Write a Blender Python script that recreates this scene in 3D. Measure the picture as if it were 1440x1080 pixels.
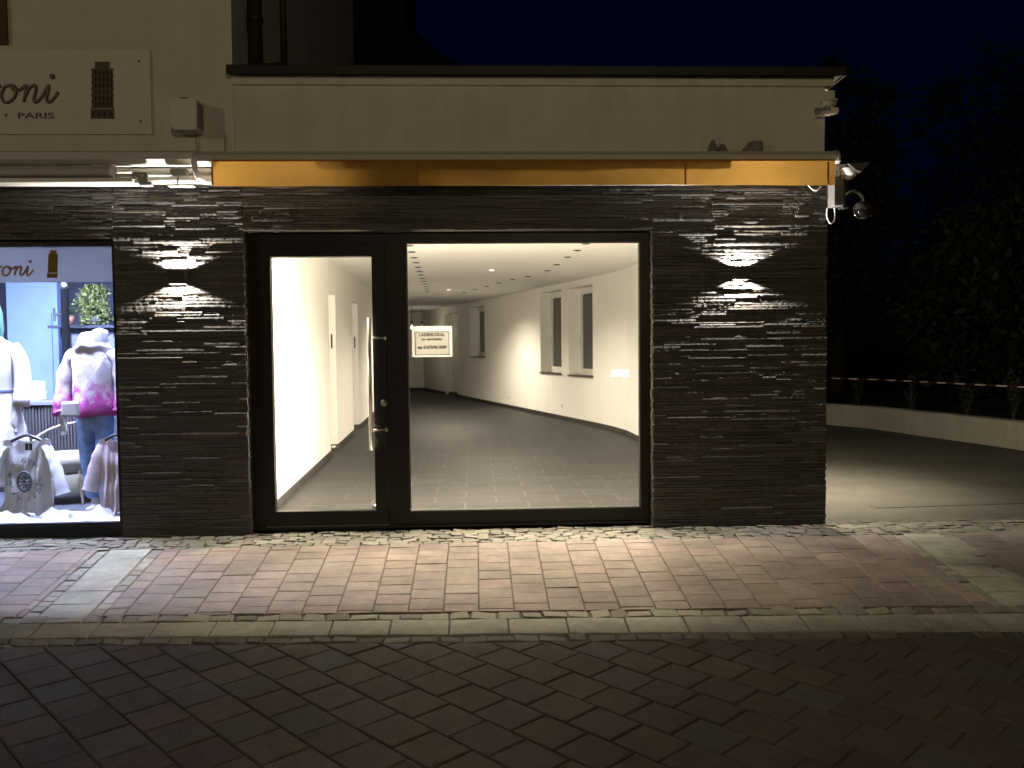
import bpy, math, random
import numpy as np
from mathutils import Vector, Matrix
for o in list(bpy.data.objects): bpy.data.objects.remove(o, do_unlink=True)
sc = bpy.context.scene
R = math.radians
col = sc.collection

# ------------------------------------------------------------------ camera
cd = bpy.data.cameras.new("camera"); cam = bpy.data.objects.new("camera", cd); col.objects.link(cam)
cd.sensor_width = 36.0; cd.lens = 29.5; cd.clip_start = 0.05; cd.clip_end = 600
_th, _ps, _ro = .04376679, .04290985, .01047957
fw = Vector((math.sin(_ps)*math.cos(_th), math.cos(_ps)*math.cos(_th), -math.sin(_th)))
r0 = Vector((math.cos(_ps), -math.sin(_ps), 0)); u0 = r0.cross(fw)
rr = r0*math.cos(_ro) - u0*math.sin(_ro); uu = u0*math.cos(_ro) + r0*math.sin(_ro)
M3 = Matrix((rr, uu, -fw)).transposed()
cam.matrix_world = Matrix.Translation((0, -7.06, 1.55)) @ M3.to_4x4()
sc.camera = cam

# ------------------------------------------------------------------ night sky
w = bpy.data.worlds.new("World"); sc.world = w; w.use_nodes = True
nt = w.node_tree; bg = nt.nodes["Background"]
sky = nt.nodes.new("ShaderNodeTexSky"); sky.sky_type = 'NISHITA'; sky.sun_disc = False
sky.sun_elevation = R(1.0); sky.sun_rotation = R(180); sky.air_density = 1.0; sky.dust_density = 0.0; sky.ozone_density = 6.0
tint = nt.nodes.new("ShaderNodeMix"); tint.data_type = 'RGBA'; tint.blend_type = 'MULTIPLY'
tint.inputs[0].default_value = 1.0; tint.inputs[7].default_value = (0.32, 0.52, 0.86, 1)
nt.links.new(sky.outputs[0], tint.inputs[6]); nt.links.new(tint.outputs[2], bg.inputs[0])
bg.inputs[1].default_value = 0.0075

# ------------------------------------------------------------------ weak sun lamp standing in for moonlight
sd = bpy.data.lights.new("sun", 'SUN'); so = bpy.data.objects.new("sun", sd); col.objects.link(so)
sd.energy = 0.015; sd.angle = R(0.8); sd.color = (1.0, 0.80, 0.50)
_d = Vector((0.70, 0.72, -0.20)); so.rotation_euler = _d.to_track_quat('-Z', 'Y').to_euler()

sc.view_settings.view_transform = 'Standard'; sc.view_settings.look = 'None'
sc.view_settings.exposure = 0.0; sc.view_settings.gamma = 1.0
sc.cycles.use_denoising = True
sc.cycles.max_bounces = 10; sc.cycles.diffuse_bounces = 6; sc.cycles.transparent_max_bounces = 16
sc.cycles.sample_clamp_indirect = 6.0
sc.cycles.caustics_reflective = False

# ------------------------------------------------------------------ materials
MATS = {}
def mat(name, c, rough=0.7, metal=0.0, var=0.0, scale=6.0, bump=0.0, bscale=60.0, attr=None, spec=0.5, emit=None, es=0.0, detail=6, stain=0.0, sscale=1.2):
    if name in MATS: return MATS[name]
    m = bpy.data.materials.new(name); m.use_nodes = True; n = m.node_tree.nodes; l = m.node_tree.links
    b = n["Principled BSDF"]; b.inputs["Roughness"].default_value = rough; b.inputs["Metallic"].default_value = metal
    b.inputs["Specular IOR Level"].default_value = spec
    b.inputs["Base Color"].default_value = (*c, 1)
    tc = n.new("ShaderNodeTexCoord")
    src = None
    if attr:
        a = n.new("ShaderNodeAttribute"); a.attribute_name = attr; src = a.outputs["Color"]
    if var > 0:
        t = n.new("ShaderNodeTexNoise"); t.inputs["Scale"].default_value = scale; t.inputs["Detail"].default_value = detail
        t.inputs["Roughness"].default_value = 0.65
        l.new(tc.outputs["Object"], t.inputs["Vector"])
        mr = n.new("ShaderNodeMapRange"); mr.inputs[1].default_value = 0.3; mr.inputs[2].default_value = 0.7
        mr.inputs[3].default_value = 1 - var; mr.inputs[4].default_value = 1 + var
        l.new(t.outputs["Fac"], mr.inputs[0])
        mx = n.new("ShaderNodeMix"); mx.data_type = 'RGBA'; mx.blend_type = 'MULTIPLY'; mx.inputs[0].default_value = 1
        if src: l.new(src, mx.inputs[6])
        else: mx.inputs[6].default_value = (*c, 1)
        l.new(mr.outputs[0], mx.inputs[7]); src = mx.outputs[2]
        rg = n.new("ShaderNodeMapRange"); rg.inputs[3].default_value = max(0.03, rough-.12); rg.inputs[4].default_value = min(1, rough+.12)
        l.new(t.outputs["Fac"], rg.inputs[0]); l.new(rg.outputs[0], b.inputs["Roughness"])
    if stain > 0:
        t3 = n.new("ShaderNodeTexNoise"); t3.inputs["Scale"].default_value = sscale; t3.inputs["Detail"].default_value = 8; t3.inputs["Roughness"].default_value = .7
        l.new(tc.outputs["Object"], t3.inputs["Vector"])
        m3 = n.new("ShaderNodeMapRange"); m3.inputs[1].default_value = .35; m3.inputs[2].default_value = .62; m3.inputs[3].default_value = 1-stain; m3.inputs[4].default_value = 1.0
        l.new(t3.outputs["Fac"], m3.inputs[0]); x3 = n.new("ShaderNodeMix"); x3.data_type = 'RGBA'; x3.blend_type = 'MULTIPLY'; x3.inputs[0].default_value = 1
        l.new(src, x3.inputs[6]); l.new(m3.outputs[0], x3.inputs[7]); src = x3.outputs[2]
    if src: l.new(src, b.inputs["Base Color"])
    if bump > 0:
        t2 = n.new("ShaderNodeTexNoise"); t2.inputs["Scale"].default_value = bscale; t2.inputs["Detail"].default_value = 5
        l.new(tc.outputs["Object"], t2.inputs["Vector"])
        bp = n.new("ShaderNodeBump"); bp.inputs["Strength"].default_value = bump; bp.inputs["Distance"].default_value = 0.01
        l.new(t2.outputs["Fac"], bp.inputs["Height"]); l.new(bp.outputs[0], b.inputs["Normal"])
    if emit:
        b.inputs["Emission Color"].default_value = (*emit, 1); b.inputs["Emission Strength"].default_value = es
    MATS[name] = m; return m

def glass_mat(name, tint=(0.96, 0.97, 0.96), ior=1.5):
    m = bpy.data.materials.new(name); m.use_nodes = True; n = m.node_tree.nodes; l = m.node_tree.links
    n.remove(n["Principled BSDF"]); out = n["Material Output"]
    tr = n.new("ShaderNodeBsdfTransparent"); tr.inputs[0].default_value = (*tint, 1)
    gl = n.new("ShaderNodeBsdfGlossy"); gl.inputs["Roughness"].default_value = 0.0
    lw_ = n.new("ShaderNodeLayerWeight"); lw_.inputs["Blend"].default_value = 0.5   # Schlick reflectance, the same from both sides
    pw = n.new("ShaderNodeMath"); pw.operation = 'POWER'; pw.inputs[1].default_value = 5.0; l.new(lw_.outputs["Facing"], pw.inputs[0])
    fr = n.new("ShaderNodeMath"); fr.operation = 'MULTIPLY_ADD'; fr.inputs[1].default_value = 0.96; fr.inputs[2].default_value = 0.04; l.new(pw.outputs[0], fr.inputs[0])
    mx = n.new("ShaderNodeMixShader"); l.new(fr.outputs[0], mx.inputs[0]); l.new(tr.outputs[0], mx.inputs[1]); l.new(gl.outputs[0], mx.inputs[2])
    l.new(mx.outputs[0], out.inputs[0]); return m

def cloth_mat(name, c, trans=0.5, var=0.12, scale=8.0):
    m = bpy.data.materials.new(name); m.use_nodes = True; n = m.node_tree.nodes; l = m.node_tree.links
    n.remove(n["Principled BSDF"]); out = n["Material Output"]
    tc = n.new("ShaderNodeTexCoord"); t = n.new("ShaderNodeTexNoise"); t.inputs["Scale"].default_value = scale; t.inputs["Detail"].default_value = 5
    l.new(tc.outputs["Object"], t.inputs["Vector"])
    mr = n.new("ShaderNodeMapRange"); mr.inputs[3].default_value = 1-var; mr.inputs[4].default_value = 1+var; l.new(t.outputs["Fac"], mr.inputs[0])
    mx0 = n.new("ShaderNodeMix"); mx0.data_type = 'RGBA'; mx0.blend_type = 'MULTIPLY'; mx0.inputs[0].default_value = 1
    mx0.inputs[6].default_value = (*c, 1); l.new(mr.outputs[0], mx0.inputs[7])
    df = n.new("ShaderNodeBsdfDiffuse"); ts = n.new("ShaderNodeBsdfTranslucent")
    l.new(mx0.outputs[2], df.inputs[0]); l.new(mx0.outputs[2], ts.inputs[0])
    mx = n.new("ShaderNodeMixShader"); mx.inputs[0].default_value = trans
    l.new(df.outputs[0], mx.inputs[1]); l.new(ts.outputs[0], mx.inputs[2]); l.new(mx.outputs[0], out.inputs[0]); return m

def tile_floor_mat():
    m = bpy.data.materials.new("dark_floor_tile"); m.use_nodes = True; n = m.node_tree.nodes; l = m.node_tree.links
    b = n["Principled BSDF"]; tc = n.new("ShaderNodeTexCoord"); br = n.new("ShaderNodeTexBrick")
    l.new(tc.outputs["Object"], br.inputs["Vector"]); br.inputs["Scale"].default_value = 1.0
    br.inputs["Color1"].default_value = (.020, .0195, .019, 1); br.inputs["Color2"].default_value = (.026, .0255, .025, 1)
    br.inputs["Mortar"].default_value = (.072, .069, .064, 1); br.inputs["Mortar Size"].default_value = 0.006; br.inputs["Mortar Smooth"].default_value = 0.3
    br.inputs["Brick Width"].default_value = 0.62; br.inputs["Row Height"].default_value = 0.31; br.offset = 0.5
    t = n.new("ShaderNodeTexNoise"); t.inputs["Scale"].default_value = 3.5; t.inputs["Detail"].default_value = 8
    mp = n.new("ShaderNodeMapping"); mp.inputs["Scale"].default_value = (1, 6, 1); l.new(tc.outputs["Object"], mp.inputs[0]); l.new(mp.outputs[0], t.inputs["Vector"])
    mr = n.new("ShaderNodeMapRange"); mr.inputs[1].default_value = .3; mr.inputs[2].default_value = .7; mr.inputs[3].default_value = .75; mr.inputs[4].default_value = 1.25; l.new(t.outputs["Fac"], mr.inputs[0])
    mx = n.new("ShaderNodeMix"); mx.data_type = 'RGBA'; mx.blend_type = 'MULTIPLY'; mx.inputs[0].default_value = 1
    l.new(br.outputs["Color"], mx.inputs[6]); l.new(mr.outputs[0], mx.inputs[7]); l.new(mx.outputs[2], b.inputs["Base Color"])
    rg = n.new("ShaderNodeMapRange"); rg.inputs[3].default_value = .46; rg.inputs[4].default_value = .66; b.inputs['Specular IOR Level'].default_value = .15; l.new(t.outputs["Fac"], rg.inputs[0]); l.new(rg.outputs[0], b.inputs["Roughness"])
    bp = n.new("ShaderNodeBump"); bp.inputs["Strength"].default_value = .25; bp.inputs["Distance"].default_value = .002; bp.invert = True
    l.new(br.outputs["Fac"], bp.inputs["Height"]); l.new(bp.outputs[0], b.inputs["Normal"])
    return m

render_wall = mat("cream_render", (.66, .62, .54), .9, var=.08, scale=2.5, bump=.4, bscale=140, stain=.11, sscale=1.1)
_t = [n for n in render_wall.node_tree.nodes if n.type == 'TEX_NOISE' and abs(n.inputs["Scale"].default_value-1.1) < 1e-4][0]
_mp = render_wall.node_tree.nodes.new("ShaderNodeMapping"); _mp.inputs["Scale"].default_value = (4.5, 4.5, .55)
render_wall.node_tree.links.new(_t.inputs["Vector"].links[0].from_socket, _mp.inputs[0]); render_wall.node_tree.links.new(_mp.outputs[0], _t.inputs["Vector"])
room_white = mat("white_room_paint", (.80, .785, .75), .85, var=.02, scale=3, bump=.12, bscale=160)
stone = mat("dark_ledge_stone", (.060, .054, .048), .62, attr="col", var=.25, scale=28, bump=.35, bscale=130, spec=.4)
black_frame = mat("black_metal_frame", (.008, .008, .008), .45, var=.1, scale=4, spec=.3)
steel = mat("brushed_steel", (.68, .65, .61), .36, metal=1)
white_metal = mat("white_lacquer_metal", (.72, .70, .66), .45, var=.05, scale=9)
beige_metal = mat("beige_lacquer_metal", (.50, .47, .42), .5, var=.06, scale=5)
dark_metal = mat("dark_metal", (.022, .021, .020), .5, var=.15, scale=8)
zinc = mat("dark_zinc_sheet", (.020, .018, .016), .55, metal=.3, var=.2, scale=5)
plastic_grey = mat("grey_plastic", (.34, .33, .31), .55, var=.05)
plastic_white = mat("white_plastic", (.75, .74, .72), .4)
plastic_dark = mat("dark_plastic", (.03, .03, .03), .4)
asphalt = mat("alley_asphalt", (.145, .138, .115), .9, var=.3, scale=45, bump=1.0, bscale=120, stain=.35, sscale=.7)
soil = mat("dark_soil", (.03, .025, .018), .95, var=.3, scale=8, bump=.6, bscale=30)
joint_sand = mat("joint_sand", (.060, .054, .045), .95, var=.3, scale=30, bump=.4, bscale=120)
paver_red = mat("red_concrete_paver", (.25, .17, .13), .85, attr="col", var=.2, scale=16, bump=.6, bscale=180, stain=.38, sscale=1.9)
paver_grey = mat("grey_concrete_slab", (.27, .26, .21), .85, attr="col", var=.2, scale=12, bump=.6, bscale=180, stain=.35, sscale=2.3)
cobble = mat("granite_cobble", (.22, .21, .17), .8, attr="col", var=.2, scale=30, bump=.6, bscale=110)
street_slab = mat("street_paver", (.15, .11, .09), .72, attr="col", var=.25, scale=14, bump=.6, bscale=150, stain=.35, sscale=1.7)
glass = glass_mat("window_glass")
dark_pane = mat("night_window_pane", (.035, .035, .033), .06, spec=.6)
skirt = mat("dark_skirting_tile", (.035, .033, .031), .45, var=.1)
paper = cloth_mat("paper_sheet", (.40, .39, .365), .55, .02)
paper_ink = mat("dark_ink", (.045, .04, .04), .9)
paper_red = mat("faded_red_ink", (.09, .035, .025), .9)
valance_m = cloth_mat("orange_awning_cloth", (.43, .24, .055), .46, .15, 6)
gold = mat("gold_lettering", (.42, .25, .07), .45, metal=.2)
sign_brown = mat("sign_brown", (.085, .062, .035), .6, var=.2, scale=40)
sign_panel_m = mat("cream_sign_panel", (.64, .61, .54), .6, var=.03)

# ------------------------------------------------------------------ mesh builder
ORIGIN = {}
def org(o):
    return ORIGIN.get(o.name, Vector((0, 0, 0))) if o else Vector((0, 0, 0))
class MB:
    def __init__(s): s.v = []; s.f = []; s.mi = []; s.c = []; s.usec = False
    def face(s, pts, mi=0, c=None):
        i = len(s.v); s.v += [tuple(p) for p in pts]; s.f.append(tuple(range(i, i+len(pts)))); s.mi.append(mi)
        s.c.append(c or (1, 1, 1)); s.usec |= c is not None
    def mesh(s, vs, fs, mi=0, c=None):
        i = len(s.v); s.v += [tuple(p) for p in vs]
        for f in fs:
            s.f.append(tuple(i+k for k in f)); s.mi.append(mi); s.c.append(c or (1, 1, 1))
        s.usec |= c is not None; return s
    def box(s, x0, x1, y0, y1, z0, z1, mi=0, ch=0.0, c=None):
        if ch <= 0:
            vs = [(x, y, z) for z in (z0, z1) for y in (y0, y1) for x in (x0, x1)]
            fs = [(0,2,3,1),(4,5,7,6),(0,1,5,4),(2,6,7,3),(0,4,6,2),(1,3,7,5)]
            return s.mesh(vs, fs, mi, c)
        # chamfered box
        vs = []; idx = {}
        X = (x0, x1); Y = (y0, y1); Z = (z0, z1); d = (ch, -ch)
        for i in (0,1):
            for j in (0,1):
                for k in (0,1):
                    for a in range(3):
                        p = [X[i]+d[i], Y[j]+d[j], Z[k]+d[k]]
                        p[a] = (X[i], Y[j], Z[k])[a]
                        idx[(i,j,k,a)] = len(vs); vs.append(p)
        fs = []
        for a in range(3):
            for sd_ in (0,1):
                q = []
                for (u, v_) in ((0,0),(1,0),(1,1),(0,1)):
                    t = [0,0,0]; t[a] = sd_; t[(a+1)%3] = u; t[(a+2)%3] = v_; q.append(idx[(*t, a)])
                fs.append(tuple(q) if sd_ else tuple(q[::-1]))
        for a in range(3):
            b, c2 = (a+1)%3, (a+2)%3
            for u in (0,1):
                for v_ in (0,1):
                    t0 = [0,0,0]; t1 = [0,0,0]; t0[b] = t1[b] = u; t0[c2] = t1[c2] = v_; t0[a] = 0; t1[a] = 1
                    q = (idx[(*t0,b)], idx[(*t1,b)], idx[(*t1,c2)], idx[(*t0,c2)])
                    fs.append(q if (u ^ v_) else q[::-1])
        for i in (0,1):
            for j in (0,1):
                for k in (0,1):
                    q = (idx[(i,j,k,0)], idx[(i,j,k,1)], idx[(i,j,k,2)])
                    fs.append(q if (i+j+k) % 2 else q[::-1])
        return s.mesh(vs, fs, mi, c)
    def tube(s, pts, r, n=10, mi=0, cap=True, sq=(1, 1)):
        pts = [Vector(p) for p in pts]; rs = r if isinstance(r, (list, tuple)) else [r]*len(pts)
        t = (pts[1]-pts[0]).normalized(); a = Vector((0,0,1)) if abs(t.z) < .9 else Vector((0,1,0))
        u = t.cross(a).normalized(); rings = []; vs = []
        for i, p in enumerate(pts):
            if i == 0: t = pts[1]-p
            elif i == len(pts)-1: t = p-pts[i-1]
            else: t = (pts[i+1]-p).normalized() + (p-pts[i-1]).normalized()
            t.normalize(); u = (u - t*u.dot(t)).normalized(); v_ = t.cross(u)
            for k in range(n):
                an = 2*math.pi*k/n
                vs.append(p + u*math.cos(an)*rs[i]*sq[0] + v_*math.sin(an)*rs[i]*sq[1])
        fs = []
        for i in range(len(pts)-1):
            for k in range(n):
                fs.append((i*n+k, i*n+(k+1)%n, (i+1)*n+(k+1)%n, (i+1)*n+k))
        if cap:
            fs.append(tuple(range(n))[::-1]); fs.append(tuple((len(pts)-1)*n+k for k in range(n)))
        return s.mesh(vs, fs, mi)
    def lathe(s, prof, c=(0,0,0), n=20, mi=0, axis='z'):
        vs = []; fs = []
        for (r_, z) in prof:
            for k in range(n):
                an = 2*math.pi*k/n; p = (r_*math.cos(an), r_*math.sin(an), z)
                if axis == 'y': p = (p[0], p[2], p[1])
                vs.append((c[0]+p[0], c[1]+p[1], c[2]+p[2]))
        for i in range(len(prof)-1):
            for k in range(n):
                q = (i*n+k, i*n+(k+1)%n, (i+1)*n+(k+1)%n, (i+1)*n+k); fs.append(q if axis != 'y' else q[::-1])
        return s.mesh(vs, fs, mi)
    def prism(s, poly, y0, y1, mi=0):   # polygon in xz, extruded along y
        n = len(poly); vs = [(x, y0, z) for x, z in poly] + [(x, y1, z) for x, z in poly]
        fs = [tuple(range(n)), tuple(range(2*n-1, n-1, -1))]
        for k in range(n): fs.append((k, n+k, n+(k+1)%n, (k+1)%n))
        return s.mesh(vs, fs, mi)
    def build(s, name, mats, parent=None, smooth=False, label=None, cat=None, group=None, kind=None):
        me = bpy.data.meshes.new(name); o_ = org(parent)
        v = [(a-o_.x, b-o_.y, c-o_.z) for a, b, c in s.v] if parent else s.v
        me.from_pydata(v, [], s.f); me.update()
        for m in (mats if isinstance(mats, (list, tuple)) else [mats]): me.materials.append(m)
        me.polygons.foreach_set("material_index", s.mi)
        if smooth: me.polygons.foreach_set("use_smooth", [True]*len(s.f))
        if s.usec:
            at = me.color_attributes.new("col", 'FLOAT_COLOR', 'CORNER'); arr = []
            for f, c in zip(s.f, s.c): arr += list((*c, 1))*len(f)
            at.data.foreach_set("color", arr)
        ob = bpy.data.objects.new(name, me); col.objects.link(ob)
        if parent: ob.parent = parent; ORIGIN[ob.name] = o_
        tag(ob, label, cat, group, kind); return ob
def tag(o, label=None, cat=None, group=None, kind=None):
    if label: o['label'] = label
    if cat: o['category'] = cat
    if group: o['group'] = group
    if kind: o['kind'] = kind
    return o
def thing(name, label, cat, loc=(0,0,0), group=None):
    o = bpy.data.objects.new(name, None); col.objects.link(o); o.location = loc; o.empty_display_size = .1
    ORIGIN[o.name] = Vector(loc); return tag(o, label, cat, group)
def copy_thing(root, loc, rz=0, label=None):
    c = root.copy(); col.objects.link(c); c.location = loc; c.rotation_euler = (0, 0, rz)
    if label: c['label'] = label
    def rec(a, b):
        for ch in list(a.children):
            d = ch.copy(); col.objects.link(d); d.parent = b; rec(ch, d)
    rec(root, c); return c
def light(name, kind, loc, energy, color, parent=None, dirv=None, **kw):
    d = bpy.data.lights.new(name, kind); d.energy = energy; d.color = color
    for k, v in kw.items(): setattr(d, k, v)
    o = bpy.data.objects.new(name, d); col.objects.link(o)
    if parent: o.parent = parent
    o.location = Vector(loc) - (org(parent) if parent else Vector((0,0,0)))
    if dirv: o.rotation_euler = Vector(dirv).to_track_quat('-Z', 'Y').to_euler()
    return o
def text_mb(body, size, x, y, z, width=None, extr=.001, align='CENTER', shear=0, offset=0):
    cu = bpy.data.curves.new("t", 'FONT'); cu.body = body; cu.size = size; cu.extrude = extr; cu.align_x = align; cu.shear = shear; cu.resolution_u = 3; cu.offset = offset
    o = bpy.data.objects.new("t", cu); col.objects.link(o); dg = bpy.context.evaluated_depsgraph_get()
    me = bpy.data.meshes.new_from_object(o.evaluated_get(dg)); bpy.data.objects.remove(o)
    vs = [v.co.copy() for v in me.vertices]; fs = [tuple(p.vertices) for p in me.polygons]; bpy.data.meshes.remove(me)
    sx = 1
    if width:
        xs = [v.x for v in vs]; sx = width/(max(xs)-min(xs))
    m = MB(); m.mesh([(x+v.x*sx, y-v.z, z+v.y) for v in vs], fs); return m

# ------------------------------------------------------------------ ground structures
rnd = random.Random(7)
def vary(c, a=.12, hue=.03):
    k = 1 + rnd.uniform(-a, a); return tuple(max(.01, x*k*(1+rnd.uniform(-hue, hue))) for x in c)
def slab(m, q, z, inset, c, drop=.012, tilt=.0015):
    """one paving stone: q four (x, y) corners; chamfered top"""
    cx = sum(p[0] for p in q)/len(q); cy = sum(p[1] for p in q)/len(q); n = len(q)
    tx, ty = rnd.uniform(-tilt, tilt), rnd.uniform(-tilt, tilt)
    def ins(d):
        out = []
        for p in q:
            dx, dy = p[0]-cx, p[1]-cy; L = math.hypot(dx, dy) or 1; out.append((p[0]-dx/L*d*1.41, p[1]-dy/L*d*1.41))
        return out
    zz = lambda p, b: z + b + tx*(p[0]-cx)*10 + ty*(p[1]-cy)*10
    o = ins(inset); t = ins(inset+.005)
    vs = [(p[0], p[1], zz(p, -drop-.02)) for p in o] + [(p[0], p[1], zz(p, -.004)) for p in o] + [(p[0], p[1], zz(p, 0)) for p in t]
    fs = [tuple(2*n+k for k in range(n))]
    for k in range(n):
        j = (k+1) % n; fs += [(k, j, n+j, n+k), (n+k, n+j, 2*n+j, 2*n+k)]
    m.mesh(vs, fs, 0, c)
def fan(c, y):
    return (c*(1+.057*(y+.45)), y - .037*c*max(0, (-.45-y))/1.85)

MB().box(-150, 150, -60, 240, -.6, -.04).build("ground", soil, kind="structure")
b = MB(); b.box(-14, 14, -12, .13, -.035, -.012); b.build("joint_bed", joint_sand, kind="structure")

# red pavers of the pavement, in columns fanning towards the street
m = MB(); W = .232
for k in range(-34, 36):
    c0 = k*W; c1 = c0+W
    mid = (c0+c1)/2
    lo, hi = c0, c1
    for (b0, b1) in ((-2.965, -2.455), (3.355, 3.845)):
        if b0 <= lo and hi <= b1: lo = hi
        elif lo < b0 < hi: hi = b0
        elif lo < b1 < hi: lo = b1
    if hi-lo < .03: continue
    y = -.43 - (.105 if k % 2 else 0) - rnd.uniform(0, .02); ys = [-.43] if k % 2 else []
    ys += [y]
    while y > -2.16: y -= .212; ys.append(max(y, -2.18))
    for a, d in zip(ys, ys[1:]):
        if a-d < .03: continue
        q = [fan(lo, d), fan(hi, d), fan(hi, a), fan(lo, a)]
        base = (.228, .182, .150) if rnd.random() < .85 else (.205, .160, .130)
        slab(m, q, rnd.uniform(-.002, .002), .0028, vary(base, .10, .035))
m.build("pavement", paver_red, kind="structure")
# grey slab bands crossing the pavement and the kerb row
m = MB()
for (c0, c1) in ((-2.872, -2.548), (3.448, 3.752)):
    y = -.43
    while y > -2.25:
        e = max(y-.30, -2.30)
        if y-e > .05: slab(m, [fan(c0, e), fan(c1, e), fan(c1, y), fan(c0, y)], 0, .003, vary((.31, .30, .24), .08))
        y = e
x = -8.0
while x < 9:
    x1 = x+.372
    slab(m, [fan(x, -2.58), fan(x1, -2.58), fan(x1, -2.32), fan(x, -2.32)], .001, .004, vary((.33, .315, .255), .09))
    x = x1
for j in range(9):   # the band that turns off towards the street on the left
    t0 = j*.3; p = Vector((-2.18-.55*t0*.9, -2.66-t0*.62)); d = Vector((-.62, -.78)).normalized(); nn = Vector((-d.y, d.x))
    a = Vector((-2.42, -2.60)) + d*t0; e = a + d*.297
    slab(m, [tuple(a-nn*.0), tuple(a-nn*.3), tuple(e-nn*.3), tuple(e-nn*.0)], -.003, .003, vary((.27, .26, .2), .09))
m.build("kerb", paver_grey, kind="structure")
# granite setts: strip along the facade, rows beside the kerb and bands
m = MB()
def sett_row(f, c0, c1, ya, yb, L=.115, base=(.145, .135, .105)):
    x = c0
    while x < c1:
        l_ = L*rnd.uniform(.75, 1.3); g = lambda s=.012: rnd.uniform(-s, s)
        q = [(x+g(), yb+g()), (x+l_+g(), yb+g()), (x+l_+g(), ya+g()), (x+g(), ya+g())]
        slab(m, [f(*p) for p in q], rnd.uniform(-.007, .004), .005, vary(base, .34, .06), .015, .010); x += l_
idn = lambda x, y: (x, y)
for (c0, c1) in ((-9, 9.5),):
    for r_ in range(6):
        sett_row(idn, c0+r_*.05, c1, .10-r_*.089, .10-(r_+1)*.089)
sett_row(fan, -8, 9, -2.19, -2.31, .14, (.16, .15, .11)); sett_row(fan, -8, 9, -2.59, -2.685, .14, (.14, .135, .11))
for cc in (-2.92, -2.50, 3.40, 3.80):
    y = -.46
    while y > -2.2:
        l_ = .12*rnd.uniform(.8, 1.3)
        slab(m, [fan(cc-.045, y-l_), fan(cc+.045, y-l_), fan(cc+.045, y), fan(cc-.045, y)], rnd.uniform(-.006, .002), .004, vary((.21, .20, .155), .25, .05), .015, .006); y -= l_
m.build("cobbles", cobble, kind="structure")
# street slabs laid diagonally
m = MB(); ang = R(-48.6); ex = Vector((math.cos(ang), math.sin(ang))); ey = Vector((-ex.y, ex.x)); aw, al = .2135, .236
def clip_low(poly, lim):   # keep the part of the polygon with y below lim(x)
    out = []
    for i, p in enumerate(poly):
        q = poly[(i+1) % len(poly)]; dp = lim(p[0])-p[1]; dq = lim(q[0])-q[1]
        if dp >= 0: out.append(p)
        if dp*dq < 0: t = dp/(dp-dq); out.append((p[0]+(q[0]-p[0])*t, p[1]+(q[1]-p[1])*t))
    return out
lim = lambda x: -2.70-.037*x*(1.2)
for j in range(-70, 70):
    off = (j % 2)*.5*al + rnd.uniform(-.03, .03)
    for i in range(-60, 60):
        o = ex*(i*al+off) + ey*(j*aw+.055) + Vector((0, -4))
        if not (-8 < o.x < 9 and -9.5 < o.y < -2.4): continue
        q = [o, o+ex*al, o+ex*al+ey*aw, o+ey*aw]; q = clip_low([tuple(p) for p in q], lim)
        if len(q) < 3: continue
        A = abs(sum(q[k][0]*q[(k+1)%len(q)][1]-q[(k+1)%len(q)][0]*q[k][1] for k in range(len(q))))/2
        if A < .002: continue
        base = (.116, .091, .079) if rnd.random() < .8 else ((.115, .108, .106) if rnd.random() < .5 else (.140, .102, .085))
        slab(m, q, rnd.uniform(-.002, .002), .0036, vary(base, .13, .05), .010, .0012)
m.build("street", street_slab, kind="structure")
# alley asphalt with a drain channel line, and the planting bed
m = MB(); m.box(2.9, 9.4, -.05, 40, -.03, -.004); m.build("alley", asphalt, kind="structure")
m = MB()
for k in range(14):
    x0 = 3.75+k*.3; m.box(x0, x0+.294, .64+k*.02, .76+k*.02, -.02, .001)
m.build("drain_channel", mat("drain_concrete", (.10, .097, .083), .9, var=.2, scale=20, bump=.4), kind="structure")

# ------------------------------------------------------------------ ledge stone cladding
def ledge(m, x0, x1, z0, z1, y0=0.0, back=.10, seed=1, ends=True):
    rg = random.Random(seed); course = .0
    z = z0
    while z < z1-.008:
        h = min(rg.choice((.018, .021, .024, .027, .030)), z1-z)
        if z1-z-h < .012: h = z1-z
        x = x0 - rg.uniform(0, .3)
        while x < x1:
            L = rg.choice((.12, .2, .3, .3, .42, .55))*rg.uniform(.8, 1.15)
            a, e = max(x, x0), min(x+L, x1); x += L
            if e-a < .012: continue
            if a == x0: a += rg.uniform(-.004, .004)
            if e == x1: e += rg.uniform(-.004, .004)
            p0 = .0165*rg.random()**1.7; k = rg.uniform(.8, 1.25); tone = .056*k
            c = (tone*1.03, tone*.99, tone*.94) if rg.random() < .8 else (tone*1.2, tone*1.02, tone*.85)
            n = max(2, int((e-a)/.022)); vs = []
            zb = rg.uniform(-.002, .002); zt = rg.uniform(-.002, .002)
            slope = rg.uniform(-.0014, .0014)
            for i in range(n+1):
                t = i/n; px = a+(e-a)*t; pr = y0 - p0 - rg.uniform(-.0014, .0014) - .003
                jb = rg.uniform(-.0016, .0016)+zb; jt = rg.uniform(-.0022, .0022)+zt
                vs += [(px, y0+.012, z+jb), (px, pr+slope, z+jb+.001), (px, pr-.0015, z+h*.5), (px, pr-slope, z+h+jt-.0015), (px, y0+.012, z+h+jt)]
            fs = []
            for i in range(n):
                for s_ in range(4):
                    q = i*5+s_; fs.append((q, q+5, q+6, q+1))
            fs.append((0, 1, 2, 3, 4)); fs.append((n*5+4, n*5+3, n*5+2, n*5+1, n*5))
            m.mesh(vs, fs, 0, c)
        z += h
    m.box(x0+.006, x1-.006, y0+.010, y0+back, z0, z1, 0, 0, (.035, .032, .03))
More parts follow.
